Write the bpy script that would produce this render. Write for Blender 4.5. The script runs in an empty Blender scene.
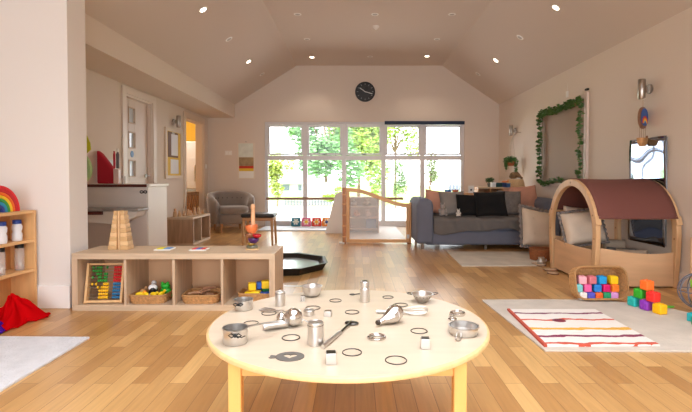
import bpy, bmesh, math, random
from mathutils import Vector, Matrix
from math import sin, cos, pi, radians as R
C = bpy.context.scene.collection
RNG = random.Random(7)

# ------------------------------------------------------------------ camera constants (24 mm lens at 0.97 m height)
PITCH = R(1.3); FPX = 461.0; CX = 355.0; CY = 188.5; CAMZ = 0.97
def at(px, py, X=None, Y=None, Z=None):
    dx = (px-CX)/FPX; dy = -(py-CY)/FPX
    r = (dx, cos(PITCH)+dy*sin(PITCH), -sin(PITCH)+dy*cos(PITCH))
    t = X/r[0] if X is not None else Y/r[1] if Y is not None else (Z-CAMZ)/r[2]
    return Vector((r[0]*t, r[1]*t, CAMZ+r[2]*t))

# ------------------------------------------------------------------ materials
def lin(c):
    return tuple(((v/255)/12.92 if v/255 <= .04045 else ((v/255+.055)/1.055)**2.4) for v in c)+(1,)
MATS = {}
def mat(name, rgb=(200,200,200), rough=.5, metal=0, bump=0, bscale=60, var=0, vscale=8, stretch=None,
        trans=0, alpha=1, spec=None, emit=0, sheen=0, bstretch=None):
    if name in MATS: return MATS[name]
    m = bpy.data.materials.new(name); m.use_nodes = True
    nt = m.node_tree; b = nt.nodes['Principled BSDF']
    b.inputs['Base Color'].default_value = lin(rgb)
    b.inputs['Roughness'].default_value = rough
    b.inputs['Metallic'].default_value = metal
    if spec is not None: b.inputs['Specular IOR Level'].default_value = spec
    if trans: b.inputs['Transmission Weight'].default_value = trans
    if alpha < 1: b.inputs['Alpha'].default_value = alpha
    if sheen: b.inputs['Sheen Weight'].default_value = sheen
    if emit:
        b.inputs['Emission Color'].default_value = lin(rgb); b.inputs['Emission Strength'].default_value = emit
    tc = nt.nodes.new('ShaderNodeTexCoord')
    if var:
        mp = nt.nodes.new('ShaderNodeMapping'); nt.links.new(tc.outputs['Object'], mp.inputs[0])
        if stretch: mp.inputs['Scale'].default_value = stretch
        n = nt.nodes.new('ShaderNodeTexNoise'); n.inputs['Scale'].default_value = vscale; n.inputs['Detail'].default_value = 5
        nt.links.new(mp.outputs[0], n.inputs['Vector'])
        cr = nt.nodes.new('ShaderNodeValToRGB')
        cr.color_ramp.elements[0].position = .3; cr.color_ramp.elements[1].position = .7
        l = lin(rgb)
        cr.color_ramp.elements[0].color = tuple(max(0, v*(1-var)) for v in l[:3])+(1,)
        cr.color_ramp.elements[1].color = tuple(min(1, v*(1+var*.6)) for v in l[:3])+(1,)
        nt.links.new(n.outputs['Fac'], cr.inputs[0]); nt.links.new(cr.outputs[0], b.inputs['Base Color'])
    if bump:
        mp = nt.nodes.new('ShaderNodeMapping'); nt.links.new(tc.outputs['Object'], mp.inputs[0])
        if bstretch: mp.inputs['Scale'].default_value = bstretch
        n = nt.nodes.new('ShaderNodeTexNoise'); n.inputs['Scale'].default_value = bscale; n.inputs['Detail'].default_value = 3
        nt.links.new(mp.outputs[0], n.inputs['Vector'])
        bp = nt.nodes.new('ShaderNodeBump'); bp.inputs['Strength'].default_value = bump; bp.inputs['Distance'].default_value = .01
        nt.links.new(n.outputs['Fac'], bp.inputs['Height']); nt.links.new(bp.outputs[0], b.inputs['Normal'])
    MATS[name] = m
    return m
def glass_mat():
    m = bpy.data.materials.new('window_glass'); m.use_nodes = True; nt = m.node_tree; nt.nodes.clear()
    o = nt.nodes.new('ShaderNodeOutputMaterial'); mx = nt.nodes.new('ShaderNodeMixShader')
    t = nt.nodes.new('ShaderNodeBsdfTransparent'); g = nt.nodes.new('ShaderNodeBsdfGlossy'); g.inputs['Roughness'].default_value = .02
    f = nt.nodes.new('ShaderNodeFresnel'); f.inputs[0].default_value = 1.25
    nt.links.new(f.outputs[0], mx.inputs[0]); nt.links.new(t.outputs[0], mx.inputs[1]); nt.links.new(g.outputs[0], mx.inputs[2])
    nt.links.new(mx.outputs[0], o.inputs[0]); return m
def veil_mat(name, rgb, amount):
    m = bpy.data.materials.new(name); m.use_nodes = True; nt = m.node_tree; nt.nodes.clear()
    o = nt.nodes.new('ShaderNodeOutputMaterial'); mx = nt.nodes.new('ShaderNodeMixShader')
    t = nt.nodes.new('ShaderNodeBsdfTransparent'); mx2 = nt.nodes.new('ShaderNodeMixShader'); mx2.inputs[0].default_value = .5
    d = nt.nodes.new('ShaderNodeBsdfDiffuse'); d.inputs[0].default_value = lin(rgb)
    tl = nt.nodes.new('ShaderNodeBsdfTranslucent'); tl.inputs[0].default_value = lin(rgb)
    nt.links.new(d.outputs[0], mx2.inputs[1]); nt.links.new(tl.outputs[0], mx2.inputs[2])
    mx.inputs[0].default_value = amount
    nt.links.new(t.outputs[0], mx.inputs[1]); nt.links.new(mx2.outputs[0], mx.inputs[2])
    nt.links.new(mx.outputs[0], o.inputs[0]); return m
GLASS = glass_mat()

def floor_mat():
    m = bpy.data.materials.new('oak_strip_floor'); m.use_nodes = True; nt = m.node_tree; b = nt.nodes['Principled BSDF']
    N = nt.nodes.new; L = nt.links.new
    tc = N('ShaderNodeTexCoord'); sp = N('ShaderNodeSeparateXYZ'); L(tc.outputs['Object'], sp.inputs[0])
    cb = N('ShaderNodeCombineXYZ'); L(sp.outputs['Y'], cb.inputs['X']); L(sp.outputs['X'], cb.inputs['Y'])
    def brick(off, c1, c2, w):
        k = N('ShaderNodeTexBrick'); L(cb.outputs[0], k.inputs['Vector'])
        k.offset = off; k.offset_frequency = 2; k.squash = 1
        k.inputs['Scale'].default_value = 1; k.inputs['Brick Width'].default_value = w; k.inputs['Row Height'].default_value = .088
        k.inputs['Mortar Size'].default_value = .0012; k.inputs['Mortar Smooth'].default_value = .3
        k.inputs['Color1'].default_value = c1; k.inputs['Color2'].default_value = c2
        k.inputs['Mortar'].default_value = lin((120,78,45)); return k
    k = brick(.41, lin((216,172,112)), lin((176,128,76)), .47)
    mp = N('ShaderNodeMapping'); mp.inputs['Scale'].default_value = (60, 3.5, 1); L(tc.outputs['Object'], mp.inputs[0])
    n = N('ShaderNodeTexNoise'); n.inputs['Scale'].default_value = 1; n.inputs['Detail'].default_value = 6; L(mp.outputs[0], n.inputs['Vector'])
    mr = N('ShaderNodeMapRange'); mr.inputs[3].default_value = .74; mr.inputs[4].default_value = 1.18; L(n.outputs['Fac'], mr.inputs[0])
    mx = N('ShaderNodeMix'); mx.data_type = 'RGBA'; mx.blend_type = 'MULTIPLY'; mx.inputs[0].default_value = 1
    L(k.outputs['Color'], mx.inputs[6]); L(mr.outputs[0], mx.inputs[7]); L(mx.outputs[2], b.inputs['Base Color'])
    b.inputs['Roughness'].default_value = .29; b.inputs['Specular IOR Level'].default_value = .62
    bp = N('ShaderNodeBump'); bp.inputs['Strength'].default_value = .12; bp.inputs['Distance'].default_value = .002
    L(n.outputs['Fac'], bp.inputs['Height']); L(bp.outputs[0], b.inputs['Normal'])
    return m
def wood(name, rgb, rough=.5, var=.22, axis='X', k=14):
    s = {'X': (1.2,k,k), 'Y': (k,1.2,k), 'Z': (k,k,1.2)}[axis]
    return mat(name, rgb, rough, var=var, vscale=2.2, stretch=s, bump=.06, bscale=2, bstretch=s)

# ------------------------------------------------------------------ mesh builder
def sm(v): return Vector(v)
class MB:
    def __init__(s): s.bm = bmesh.new()
    def box(s, x0, x1, y0, y1, z0, z1, rot=None, piv=None, mi=0):
        c = Vector(((x0+x1)/2, (y0+y1)/2, (z0+z1)/2))
        r = bmesh.ops.create_cube(s.bm, size=1)
        M = Matrix.Diagonal((x1-x0, y1-y0, z1-z0, 1))
        T = Matrix.Translation(c)
        if rot is not None:
            p = Vector(piv) if piv is not None else c
            T = Matrix.Translation(p) @ rot.to_4x4() @ Matrix.Translation(c-p)
        bmesh.ops.transform(s.bm, matrix=T @ M, verts=r['verts'])
        if mi:
            for f in {f for v in r['verts'] for f in v.link_faces}: f.material_index = mi
        return s
    def loft(s, loops, cap=True, closed=False, mi=0):
        rings = [[s.bm.verts.new(p) for p in l] for l in loops]
        n = len(rings[0]); m = len(rings)
        for i in range(m if closed else m-1):
            a, b = rings[i], rings[(i+1) % m]
            for j in range(n):
                try:
                    f = s.bm.faces.new((a[j], a[(j+1) % n], b[(j+1) % n], b[j])); f.material_index = mi
                except ValueError: pass
        if cap and not closed:
            for l in (rings[0][::-1], rings[-1]):
                try: s.bm.faces.new(l).material_index = mi
                except ValueError: pass
        return s
    def cyl(s, p0, p1, r0, r1=None, seg=16, mi=0):
        p0 = Vector(p0); p1 = Vector(p1); r1 = r0 if r1 is None else r1
        d = (p1-p0).normalized(); u = d.orthogonal().normalized(); v = d.cross(u)
        return s.loft([[p+(u*cos(a)+v*sin(a))*r for a in [2*pi*i/seg for i in range(seg)]] for p, r in ((p0, r0), (p1, r1))], mi=mi)
    def lathe(s, prof, loc=(0,0,0), seg=24, M=None, cap=False, sx=1, sy=1):
        loc = Vector(loc); loops = []
        for r, z in prof:
            l = [Vector((cos(2*pi*i/seg)*max(r,.0001)*sx, sin(2*pi*i/seg)*max(r,.0001)*sy, z)) for i in range(seg)]
            loops.append([(M @ p if M else p)+loc for p in l])
        return s.loft(loops, cap=cap)
    def tube(s, pts, r, seg=6, closed=False, r1=None):
        pts = [Vector(p) for p in pts]; n = len(pts); loops = []; prev = None
        for i, p in enumerate(pts):
            a = pts[(i-1) % n] if (closed or i > 0) else p; b = pts[(i+1) % n] if (closed or i < n-1) else p
            d = (b-a)
            d = d.normalized() if d.length > 1e-9 else Vector((0,0,1))
            if prev is None: u = d.orthogonal().normalized()
            else:
                u = prev - d*prev.dot(d); u = u.normalized() if u.length > 1e-6 else d.orthogonal().normalized()
            prev = u; v = d.cross(u)
            rr = r if r1 is None else r+(r1-r)*i/(n-1)
            loops.append([p+(u*cos(2*pi*k/seg)+v*sin(2*pi*k/seg))*rr for k in range(seg)])
        return s.loft(loops, cap=True, closed=closed)
    def ball(s, c, r, u=16, v=10, M=None):
        if not isinstance(r, (tuple, list)): r = (r, r, r)
        q = bmesh.ops.create_uvsphere(s.bm, u_segments=u, v_segments=v, radius=1)
        T = Matrix.Translation(c) @ (M.to_4x4() if M else Matrix.Identity(4)) @ Matrix.Diagonal((*r, 1))
        bmesh.ops.transform(s.bm, matrix=T, verts=q['verts']); return s
    def prism(s, pts, a, b, axis='Y', mi=0):
        """pts: 2D outline; extruded from a to b on the axis"""
        f = {'Y': lambda p, t: (p[0], t, p[1]), 'X': lambda p, t: (t, p[0], p[1]), 'Z': lambda p, t: (p[0], p[1], t)}[axis]
        return s.loft([[f(p, a) for p in pts], [f(p, b) for p in pts]], mi=mi)
    def grid(s, fn, nu, nv, thick=0):
        V = [[s.bm.verts.new(fn(i/nu, j/nv)) for j in range(nv+1)] for i in range(nu+1)]
        for i in range(nu):
            for j in range(nv): s.bm.faces.new((V[i][j], V[i+1][j], V[i+1][j+1], V[i][j+1]))
        return s
    def build(s, name, m, parent=None, bevel=0, subsurf=0, smooth=40, solid=0, seg=2, loc=None, rot=None):
        bmesh.ops.recalc_face_normals(s.bm, faces=s.bm.faces)
        me = bpy.data.meshes.new(name); s.bm.to_mesh(me); s.bm.free()
        for q in (m if isinstance(m, (list, tuple)) else [m]): me.materials.append(q)
        o = bpy.data.objects.new(name, me); C.objects.link(o)
        if smooth:
            me.shade_smooth(); me.set_sharp_from_angle(angle=R(smooth))
        if solid:
            d = o.modifiers.new('s', 'SOLIDIFY'); d.thickness = solid; d.offset = 0
        if bevel:
            d = o.modifiers.new('b', 'BEVEL'); d.width = bevel; d.segments = seg; d.limit_method = 'ANGLE'; d.angle_limit = R(35)
            if bevel > .006: d.harden_normals = False
        if subsurf:
            d = o.modifiers.new('u', 'SUBSURF'); d.levels = subsurf; d.render_levels = subsurf
        if parent: o.parent = parent
        if loc is not None: o.location = loc
        if rot is not None: o.rotation_euler = rot
        return o

def tag(o, label=None, cat=None, group=None, kind=None):
    if label: o['label'] = label
    if cat: o['category'] = cat
    if group: o['group'] = group
    if kind: o['kind'] = kind
    return o
def thing(name, label, cat, loc=(0,0,0), rz=0, group=None, rot=None):
    o = bpy.data.objects.new(name, None); C.objects.link(o); o.empty_display_size = .1
    o.location = loc; o.rotation_euler = rot if rot else (0, 0, rz)
    return tag(o, label, cat, group)
def copy_tree(o, parent=None):
    c = o.copy(); C.objects.link(c); c.parent = parent
    for ch in [x for x in bpy.data.objects if x.parent == o]: copy_tree(ch, c)
    return c
def dup(o, loc, label, rz=None, group=None, scale=None):
    c = copy_tree(o); c.location = loc; c['label'] = label
    if rz is not None: c.rotation_euler = (0, 0, rz)
    if group: c['group'] = group
    if scale: c.scale = scale
    return c
def struct(name, mb, m, **k):
    o = mb.build(name, m, **k); o['kind'] = 'structure'; return o
def rrect(w, d, r, n=5):
    """rounded rectangle outline centred at 0"""
    out = []
    for cx, cy, a0 in ((w/2-r, d/2-r, 0), (-w/2+r, d/2-r, 90), (-w/2+r, -d/2+r, 180), (w/2-r, -d/2+r, 270)):
        for i in range(n+1):
            a = R(a0+90*i/n); out.append((cx+r*cos(a), cy+r*sin(a)))
    return out
def pillow_mb(w, h, t, seed=0, pinch=.06, n=18, wr=.012):
    """soft cushion standing in the XZ plane, centre at origin"""
    rg = random.Random(seed); ph = [rg.uniform(0, 6.28) for _ in range(6)]
    mb = MB()
    def f(u, v, s):
        x = 2*u-1; z = 2*v-1
        e = max(0, (1-x**4)*(1-z**4))**.55
        px = x*(1-pinch*(1-z*z)*0-pinch*(z*z)*0 - pinch*(1-z*z)*(abs(x)**3)) * w/2
        pz = z*(1-pinch*(1-x*x)*(abs(z)**3)) * h/2
        y = s*t/2*e + wr*e*(sin(5*x+ph[0]+3*z)*.5+sin(7*z+ph[1]-2*x)*.5)
        return Vector((px, y, pz))
    V = {}
    for s in (-1, 1):
        for i in range(n+1):
            for j in range(n+1):
                if s == 1 and (i in (0, n) or j in (0, n)): V[s,i,j] = V[-1,i,j]
                else: V[s,i,j] = mb.bm.verts.new(f(i/n, j/n, s))
        for i in range(n):
            for j in range(n): mb.bm.faces.new((V[s,i,j], V[s,i+1,j], V[s,i+1,j+1], V[s,i,j+1]))
    return mb
def pillow(name, label, cat, m, w, h, t, loc, tilt=0, rz=0, roll=0, seed=0, group=None, pinch=.06, wr=.012):
    """loc is the centre of the bottom edge; tilt leans it back"""
    th = thing(name, label, cat, loc, group=group)
    q = pillow_mb(w, h, t, seed, pinch, wr=wr)
    Mx = Matrix.Rotation(rz, 3, 'Z') @ Matrix.Rotation(-tilt, 3, 'X') @ Matrix.Rotation(roll, 3, 'Y')
    for v in q.bm.verts: v.co = Mx @ v.co
    zmin = min(v.co.z for v in q.bm.verts)
    for v in q.bm.verts: v.co.z -= zmin
    o = q.build(name, m, smooth=80)
    C.objects.unlink(th) if False else None
    bpy.data.objects.remove(th)
    o.location = loc; tag(o, label, cat, group); return o
EXPO = 0.95
# ------------------------------------------------------------------ THE ROOM
XL, XR, YB, YN = -2.93, 2.87, 9.2, -3.0
wallm = mat('wall_paint', (220,207,194), .85, bump=.03, bscale=90)
ceilm = mat('ceiling_paint', (206,192,180), .9, bump=.02, bscale=80)
trimm = mat('white_gloss_trim', (226,214,204), .4)
uPVC = mat('white_window_frame', (216,214,216), .35)
struct('floor', MB().box(-3.75, 3.0, YN-.1, 9.55, -.12, 0), floor_mat(), smooth=0)
# ceiling: flat centre, two slopes, low flat strip over the near left
mb = MB()
mb.box(-1.155, 1.73, 2.6, 9.5, 3.2, 3.35); mb.box(-1.155, 1.73, -3.1, -2.2, 3.2, 3.35)
struct('ceiling', mb, ceilm, smooth=0)
mb = MB().prism([(-2.39,2.43),(-1.155,3.2),(-1.155,3.35),(-2.39,2.6)], -3.1, 9.5)
struct('ceiling_slope', mb, ceilm, smooth=0)
mb = MB().prism([(2.87,2.43),(1.73,3.2),(1.73,3.35),(3.02,2.45)], -3.1, 9.5)
struct('ceiling_slope', mb, ceilm, smooth=0)
struct('ceiling', MB().box(-3.75, -2.39, -3.1, 3.42, 2.43, 2.6), ceilm, smooth=0)
# unseen roof lantern, added to light the near part (behind and above the camera)
mb = MB()
for x in (-1.155, -.46, .25, .96, 1.66): mb.box(x, x+.07, -2.2, 2.6, 3.2, 3.32)
for y in (-2.2, -.62, .96, 2.53): mb.box(-1.155, 1.73, y, y+.07, 3.205, 3.315)
lan = struct('window_added_roof', mb, uPVC, smooth=0)
MB().box(-1.15, 1.72, -2.19, 2.59, 3.25, 3.258).build('pane', GLASS, lan, smooth=0)
# walls
struct('wall_right', MB().box(XR, XR+.15, -3.1, 9.5, -.1, 2.5), wallm, smooth=0)
struct('wall_left', MB().box(-3.75, -3.6, -3.1, 3.65, -.1, 2.5), wallm, smooth=0)
struct('wall_left_pier', MB().box(-3.7, -2.12, 3.42, 3.65, -.1, 2.68), mat('wall_paint_lit', (230,224,219), .85, bump=.03, bscale=90), smooth=0)  # paler copy of the wall paint, with the stronger near light put into its colour
struct('bulkhead', MB().box(-3.0, -2.39, 3.65, 9.2, 2.165, 2.58), wallm, smooth=0)
WX0, WX1, WZ1 = -1.80, 2.18, 2.09
mb = MB().box(-3.06, WX0, 9.2, 9.5, -.1, 3.4).box(WX1, 3.02, 9.2, 9.5, -.1, 3.4).box(WX0, WX1, 9.2, 9.5, WZ1, 3.4)
struct('wall_back', mb, wallm, smooth=0)
# corridor wall with a door and an open doorway
mb = MB()
mb.box(-3.05, XL, 3.65, 5.9, 0, 2.4).box(-3.05, XL, 5.9, 6.68, 2.05, 2.4).box(-3.05, XL, 6.68, 7.97, 0, 2.4)
mb.box(-3.05, XL, 7.97, 8.88, 2.02, 2.4).box(-3.05, XL, 8.88, 9.2, 0, 2.4)
struct('wall_corridor', mb, wallm, smooth=0)
# rear wall; its unseen wide glazed doors are added to light the foreground
mb = MB().box(-3.75, -2.9, YN-.15, YN, -.1, 3.4).box(2.5, 3.02, YN-.15, YN, -.1, 3.4).box(-2.9, 2.5, YN-.15, YN, 2.3, 3.4)
struct('wall_rear', mb, wallm, smooth=0)
mb = MB()
for i in range(6):
    x = -2.9+i*1.068; mb.box(x, x+.06, YN-.1, YN-.03, 0, 2.3)
mb.box(-2.9, 2.5, YN-.1, YN-.03, 0, .08).box(-2.9, 2.5, YN-.1, YN-.03, 2.22, 2.3)
w2 = struct('window_added_rear', mb, uPVC, smooth=0)
MB().box(-2.88, 2.48, YN-.07, YN-.062, .06, 2.24).build('pane', GLASS, w2, smooth=0)
# skirting boards
sk = lambda n, m: struct(n, m, trimm, bevel=.004, smooth=0)
struct('baseboard_pier', MB().box(-3.6, -2.118, 3.403, 3.42, 0, .17), mat('white_skirting', (244,241,238), .4), bevel=.004, smooth=0)
sk('baseboard_right', MB().box(XR-.016, XR, -3, 9.2, 0, .14))
sk('baseboard_back', MB().box(XL, WX0-.02, 9.184, 9.2, 0, .14))
sk('baseboard_back', MB().box(WX1+.02, XR-.017, 9.184, 9.2, 0, .14))
sk('baseboard_left', MB().box(XL, XL+.016, 3.65, 5.79, 0, .14))
sk('baseboard_left', MB().box(XL, XL+.016, 6.79, 7.87, 0, .14))
# door 1
mb = MB()
mb.box(XL-.0, XL+.02, 5.8, 5.9, 0, 2.14).box(XL, XL+.02, 6.68, 6.78, 0, 2.14).box(XL, XL+.02, 5.9, 6.68, 2.05, 2.14)
mb.box(-3.05, XL, 5.9, 5.925, 0, 2.05).box(-3.05, XL, 6.655, 6.68, 0, 2.05).box(-3.05, XL, 5.925, 6.655, 2.025, 2.05)
d1 = struct('door_1', mb, trimm, bevel=.003, smooth=0)
leaf = MB(); xa, xb = -3.03, -2.985
py0, py1 = 6.1, 6.26
zs = [(1.0,1.2),(1.38,1.575),(1.71,1.9)]
leaf.box(xa, xb, 5.927, py0, .01, 2.022).box(xa, xb, py1, 6.653, .01, 2.022)
edges = [.01]+[q for z in zs for q in z]+[2.022]
for a, b in zip(edges[::2], edges[1::2]): leaf.box(xa, xb, py0, py1, a, b)
lf = leaf.build('door_leaf', mat('door_cream', (214,200,188), .45), d1, bevel=.003, smooth=0)
for z0, z1 in zs:
    MB().box(-3.012, -3.004, py0, py1, z0, z1).build('glass_pane', mat('obscure_glass', (196,206,214), .15, bump=.05, bscale=60), lf, smooth=0)
    MB().box(xb, xb+.008, py0-.014, py0, z0-.014, z1+.014).box(xb, xb+.008, py1, py1+.014, z0-.014, z1+.014).box(xb, xb+.008, py0, py1, z1, z1+.014).box(xb, xb+.008, py0, py1, z0-.014, z0).build('pane_bead', mat('bead_wood', (196,172,150), .5), lf, smooth=0)
MB().cyl((xb,6.18,1.29),(xb+.003,6.18,1.29),.045).build('safety_sticker', mat('sticker_blue', (90,130,190), .5), lf)
h = MB().cyl((xb,6.57,1.0),(xb+.012,6.57,1.0),.027).cyl((xb+.01,6.57,1.0),(xb+.06,6.57,1.0),.01)
h.tube([(xb+.055,6.57,1.0),(xb+.058,6.5,1.0),(xb+.055,6.44,.998)], .0095, 8)
h.build('door_handle', mat('brushed_steel', (190,188,184), .28, metal=1), lf)
# door 2: cased opening into a yellow kitchen
mb = MB()
mb.box(XL, XL+.02, 7.88, 7.97, 0, 2.11).box(XL, XL+.02, 8.88, 8.97, 0, 2.11).box(XL, XL+.02, 7.97, 8.88, 2.02, 2.11)
mb.box(-3.06, XL, 7.97, 7.99, 0, 2.02).box(-3.06, XL, 8.86, 8.88, 0, 2.02).box(-3.06, XL, 7.99, 8.86, 2.0, 2.02)
struct('door_2', mb, mat('door_frame_cream', (228,210,190), .45), bevel=.003, smooth=0)
yel = mat('yellow_wall', (226,182,60), .8)
mb = MB().box(-5.0, -3.05, 10.6, 10.7, 0, 2.5).box(-5.1, -5.0, 7.3, 10.7, 0, 2.5).box(-3.05, -2.95, 9.5, 10.7, 0, 2.5).box(-5.0, -3.06, 7.2, 7.3, 0, 2.5)
struct('wall_kitchen', mb, yel, smooth=0)
struct('floor_kitchen', MB().box(-5.1, -3.75, 7.2, 10.7, -.1, 0).box(-3.75, -2.95, 9.55, 10.7, -.1, 0), mat('kitchen_vinyl', (170,150,130), .5), smooth=0)
struct('ceiling_kitchen', MB().box(-5.1, -3.05, 7.2, 10.7, 2.5, 2.6).box(-3.05,-2.9,9.5,10.7,2.5,2.6), ceilm, smooth=0)
# garden window, five bays, two rows
fw = .055; y0, y1 = 9.235, 9.30
xs = [WX0, -1.0, -.22, .57, 1.35, WX1]
mb = MB()
mb.box(WX0, WX0+fw, y0, y1, 0, WZ1).box(WX1-fw, WX1, y0, y1, 0, WZ1)
for x in xs[1:-1]: mb.box(x-.045, x+.045, y0, y1, 0, WZ1)
for z0, z1 in ((0,.11),(1.33,1.42),(WZ1-fw,WZ1)): mb.box(WX0+.01, WX1-.01, y0+.002, y1-.002, z0, z1)
w1 = struct('window_1', mb, uPVC, bevel=.004, smooth=0)
for i in range(5):
    a = xs[i]+(fw if i == 0 else .045); b = xs[i+1]-(fw if i == 4 else .045)
    MB().box(a, b, 9.265, 9.27, .11, 1.33).build('lower_pane', GLASS, w1, smooth=0)
    s = MB(); f2 = .035
    s.box(a, a+f2, 0, .04, -.56, 0).box(b-f2, b, 0, .04, -.56, 0).box(a, b, .002, .038, -.04, 0).box(a, b, .002, .038, -.6, -.56)
    tilt = R(4) if i < 3 else 0
    so = s.build('opening_sash', uPVC, w1, bevel=.003, smooth=0, loc=(0, 9.25, 2.03), rot=(tilt, 0, 0))
    MB().box(a+f2, b-f2, .016, .022, -.56, -.04).build('pane', GLASS, so, smooth=0)
    hx = (a+b)/2
    MB().box(hx-.05, hx+.05, -.012, 0, -.59, -.575).box(hx-.008, hx+.008, -.03, 0, -.595, -.57).build('sash_stay', mat('dark_grey_metal', (90,90,92), .4, metal=1), so, smooth=0)
mb = MB().box(.59, 2.175, 9.17, 9.20, 2.035, 2.10).cyl((.59,9.19,2.07),(2.175,9.19,2.07),.028)
bl = struct('window_blind', mb, mat('navy_blind', (38,52,78), .7), smooth=40)
struct('windowsill_exterior', MB().box(WX0, WX1, 9.3, 9.5, -.1, -.005), mat('stone_sill', (200,196,190), .7), smooth=0)

# ------------------------------------------------------------------ GARDEN
struct('garden_patio', MB().box(-14, 14, 9.5, 17.0, -.2, -.06), mat('pale_paving', (214,208,200), .8, var=.1, vscale=1.5, bump=.1, bscale=4), smooth=0)
tag(MB().box(-20, 20, 17.0, 60, -.2, -.05).build('lawn', mat('lawn_grass', (150,180,92), .9, var=.25, vscale=2, bump=.3, bscale=30), smooth=0), 'green lawn beyond the pale patio outside the window', 'grass', kind='stuff')
def leaves(cl, n, size, seed):
    rg = random.Random(seed); mb = MB()
    for k in range(n):
        c, r = rg.choice(cl)
        while True:
            d = Vector((rg.uniform(-1,1), rg.uniform(-1,1), rg.uniform(-1,1)))
            if .25 < d.length < 1: break
        p = Vector(c)+Vector((d.x*r[0], d.y*r[1], d.z*r[2]))
        e = Matrix.Rotation(rg.uniform(0,6.28),3,'Z') @ Matrix.Rotation(rg.uniform(-1.2,1.2),3,'X')
        s = size*rg.uniform(.6,1.3)
        q = [p+e @ Vector(v)*s for v in ((-.5,0,0),(0,-.28,.08),(.5,0,0),(0,.28,.08))]
        mb.bm.faces.new([mb.bm.verts.new(v) for v in q])
    return mb
def tree(name, label, x, y, h, clumps, col, n, seed, cat='tree', leaf=.16, group=None):
    t = thing(name, label, cat, (x, y, -.05 if y > 17 else -.06), group=group)
    rg = random.Random(seed)
    tr = MB().tube([(0,0,0),(.04,.02,h*.35),(-.03,0,h*.6),(.02,0,h*.85)], .09 if h > 2 else .025, 8, r1=.02 if h > 2 else .006)
    for c, r in clumps: tr.tube([(0,0,h*.35), Vector(c)*.6+Vector((0,0,h*.15)), c], .03 if h > 2 else .01, 6, r1=.008)
    tr.build('trunk', mat('bark', (110,90,70), .9, bump=.3, bscale=20), t)
    leaves(clumps, n, leaf, seed).build('foliage', mat('leaf_%d_%d_%d' % col, col, .6, var=.3, vscale=1.2), t, smooth=0)
    return t
def clump(h, w, k, seed, z0=.35):
    rg = random.Random(seed)
    return [((rg.uniform(-w, w)*.7, rg.uniform(-w, w)*.4, h*rg.uniform(z0, .92)), (w*rg.uniform(.35,.55), w*.4, h*rg.uniform(.13,.2))) for _ in range(k)]
tree('broadleaf_tree', 'mid green broad tree filling the second window bay', -1.25, 19.5, 5.2, clump(5.2,1.5,12,1,.2), (120,165,105), 7500, 1, leaf=.24)
tree('broadleaf_tree', 'yellow green tree filling the middle window bay', .18, 23.0, 6.0, clump(6.0,1.55,13,2,.15), (165,190,85), 7500, 2, leaf=.24)
tree('broadleaf_tree', 'light green tree seen high behind the fourth window bay', 2.3, 26.5, 7.0, clump(6.6,1.9,11,3,.4), (160,185,95), 5000, 3, leaf=.22)
tree('broadleaf_tree', 'small pale tree outside the left window bay', -2.75, 16.3, 1.9, clump(1.9,.6,9,4,.2), (160,180,80), 2200, 4, leaf=.11)
tree('garden_shrub', 'loose green shrub low outside the fourth window bay', 1.35, 15.5, 1.7, clump(1.7,.42,7,5,.25), (110,145,80), 1600, 5, 'shrub', .08)
tree('garden_shrub', 'slender leggy shrub outside the fifth window bay', 2.35, 14.6, 1.9, clump(1.9,.38,7,6,.25), (120,140,85), 1500, 6, 'shrub', .07)
tree('garden_shrub', 'bushy pale shrub low beside the white garden wall', -.6, 16.0, .85, clump(.8,.7,7,8,.3), (150,180,60), 1800, 8, 'shrub', .08)
# neighbouring house with a tiled roof
hs = thing('neighbour_house', 'pale house with a grey tiled roof beyond the garden', 'house', (-4.2, 30, -.05))
MB().box(-1.2, 1.7, 0, 4, 0, .7).build('house_wall', mat('render_white', (216,212,206), .8), hs, smooth=0)
MB().prism([(-.25,.65),(4.25,.65),(2,1.95)], -1.35, 1.85, axis='X').build('house_roof', mat('roof_tile', (150,150,155), .8, bump=.6, bscale=3, bstretch=(1,12,12)), hs, smooth=0)
for xx in (-.6, .5): MB().box(xx, xx+.55, -.04, 0, .2, .6).build('house_window', mat('dark_pane', (90,100,112), .2), hs, smooth=0)
gw = MB().box(-2.0, -.45, 17.4, 17.6, -.06, .78)
tag(gw.build('garden_wall', mat('white_render', (235,235,232), .8), smooth=0, bevel=.02), 'low white garden wall in front of the green tree', 'garden wall')
fc = thing('garden_fence', 'low dark picket fence at the left edge of the patio', 'fence', (-2.6, 17.0, -.06))
f = MB()
for i in range(16): f.box(i*.11, i*.11+.07, 0, .02, .02, .3)
f.build('picket_panel', mat('grey_fence', (120,125,130), .8), fc, smooth=0)
MB().box(0, 1.75, .02, .05, .12, .17).box(0, 1.75, .02, .05, .22, .26).build('rail', mat('grey_fence'), fc, smooth=0)
f = MB()
for i in range(7): f.box(2.75+i*.1, 2.75+i*.1+.085, 13.5, 13.52, -.06, .78)
f.box(2.75, 3.45, 13.52, 13.55, .1, .15).box(2.75, 3.45, 13.52, 13.55, .6, .65)
tag(f.build('fence_panel', mat('dark_slate_fence', (96,104,114), .8), smooth=0), 'short dark slatted fence panel outside the right window bay', 'fence')

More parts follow.
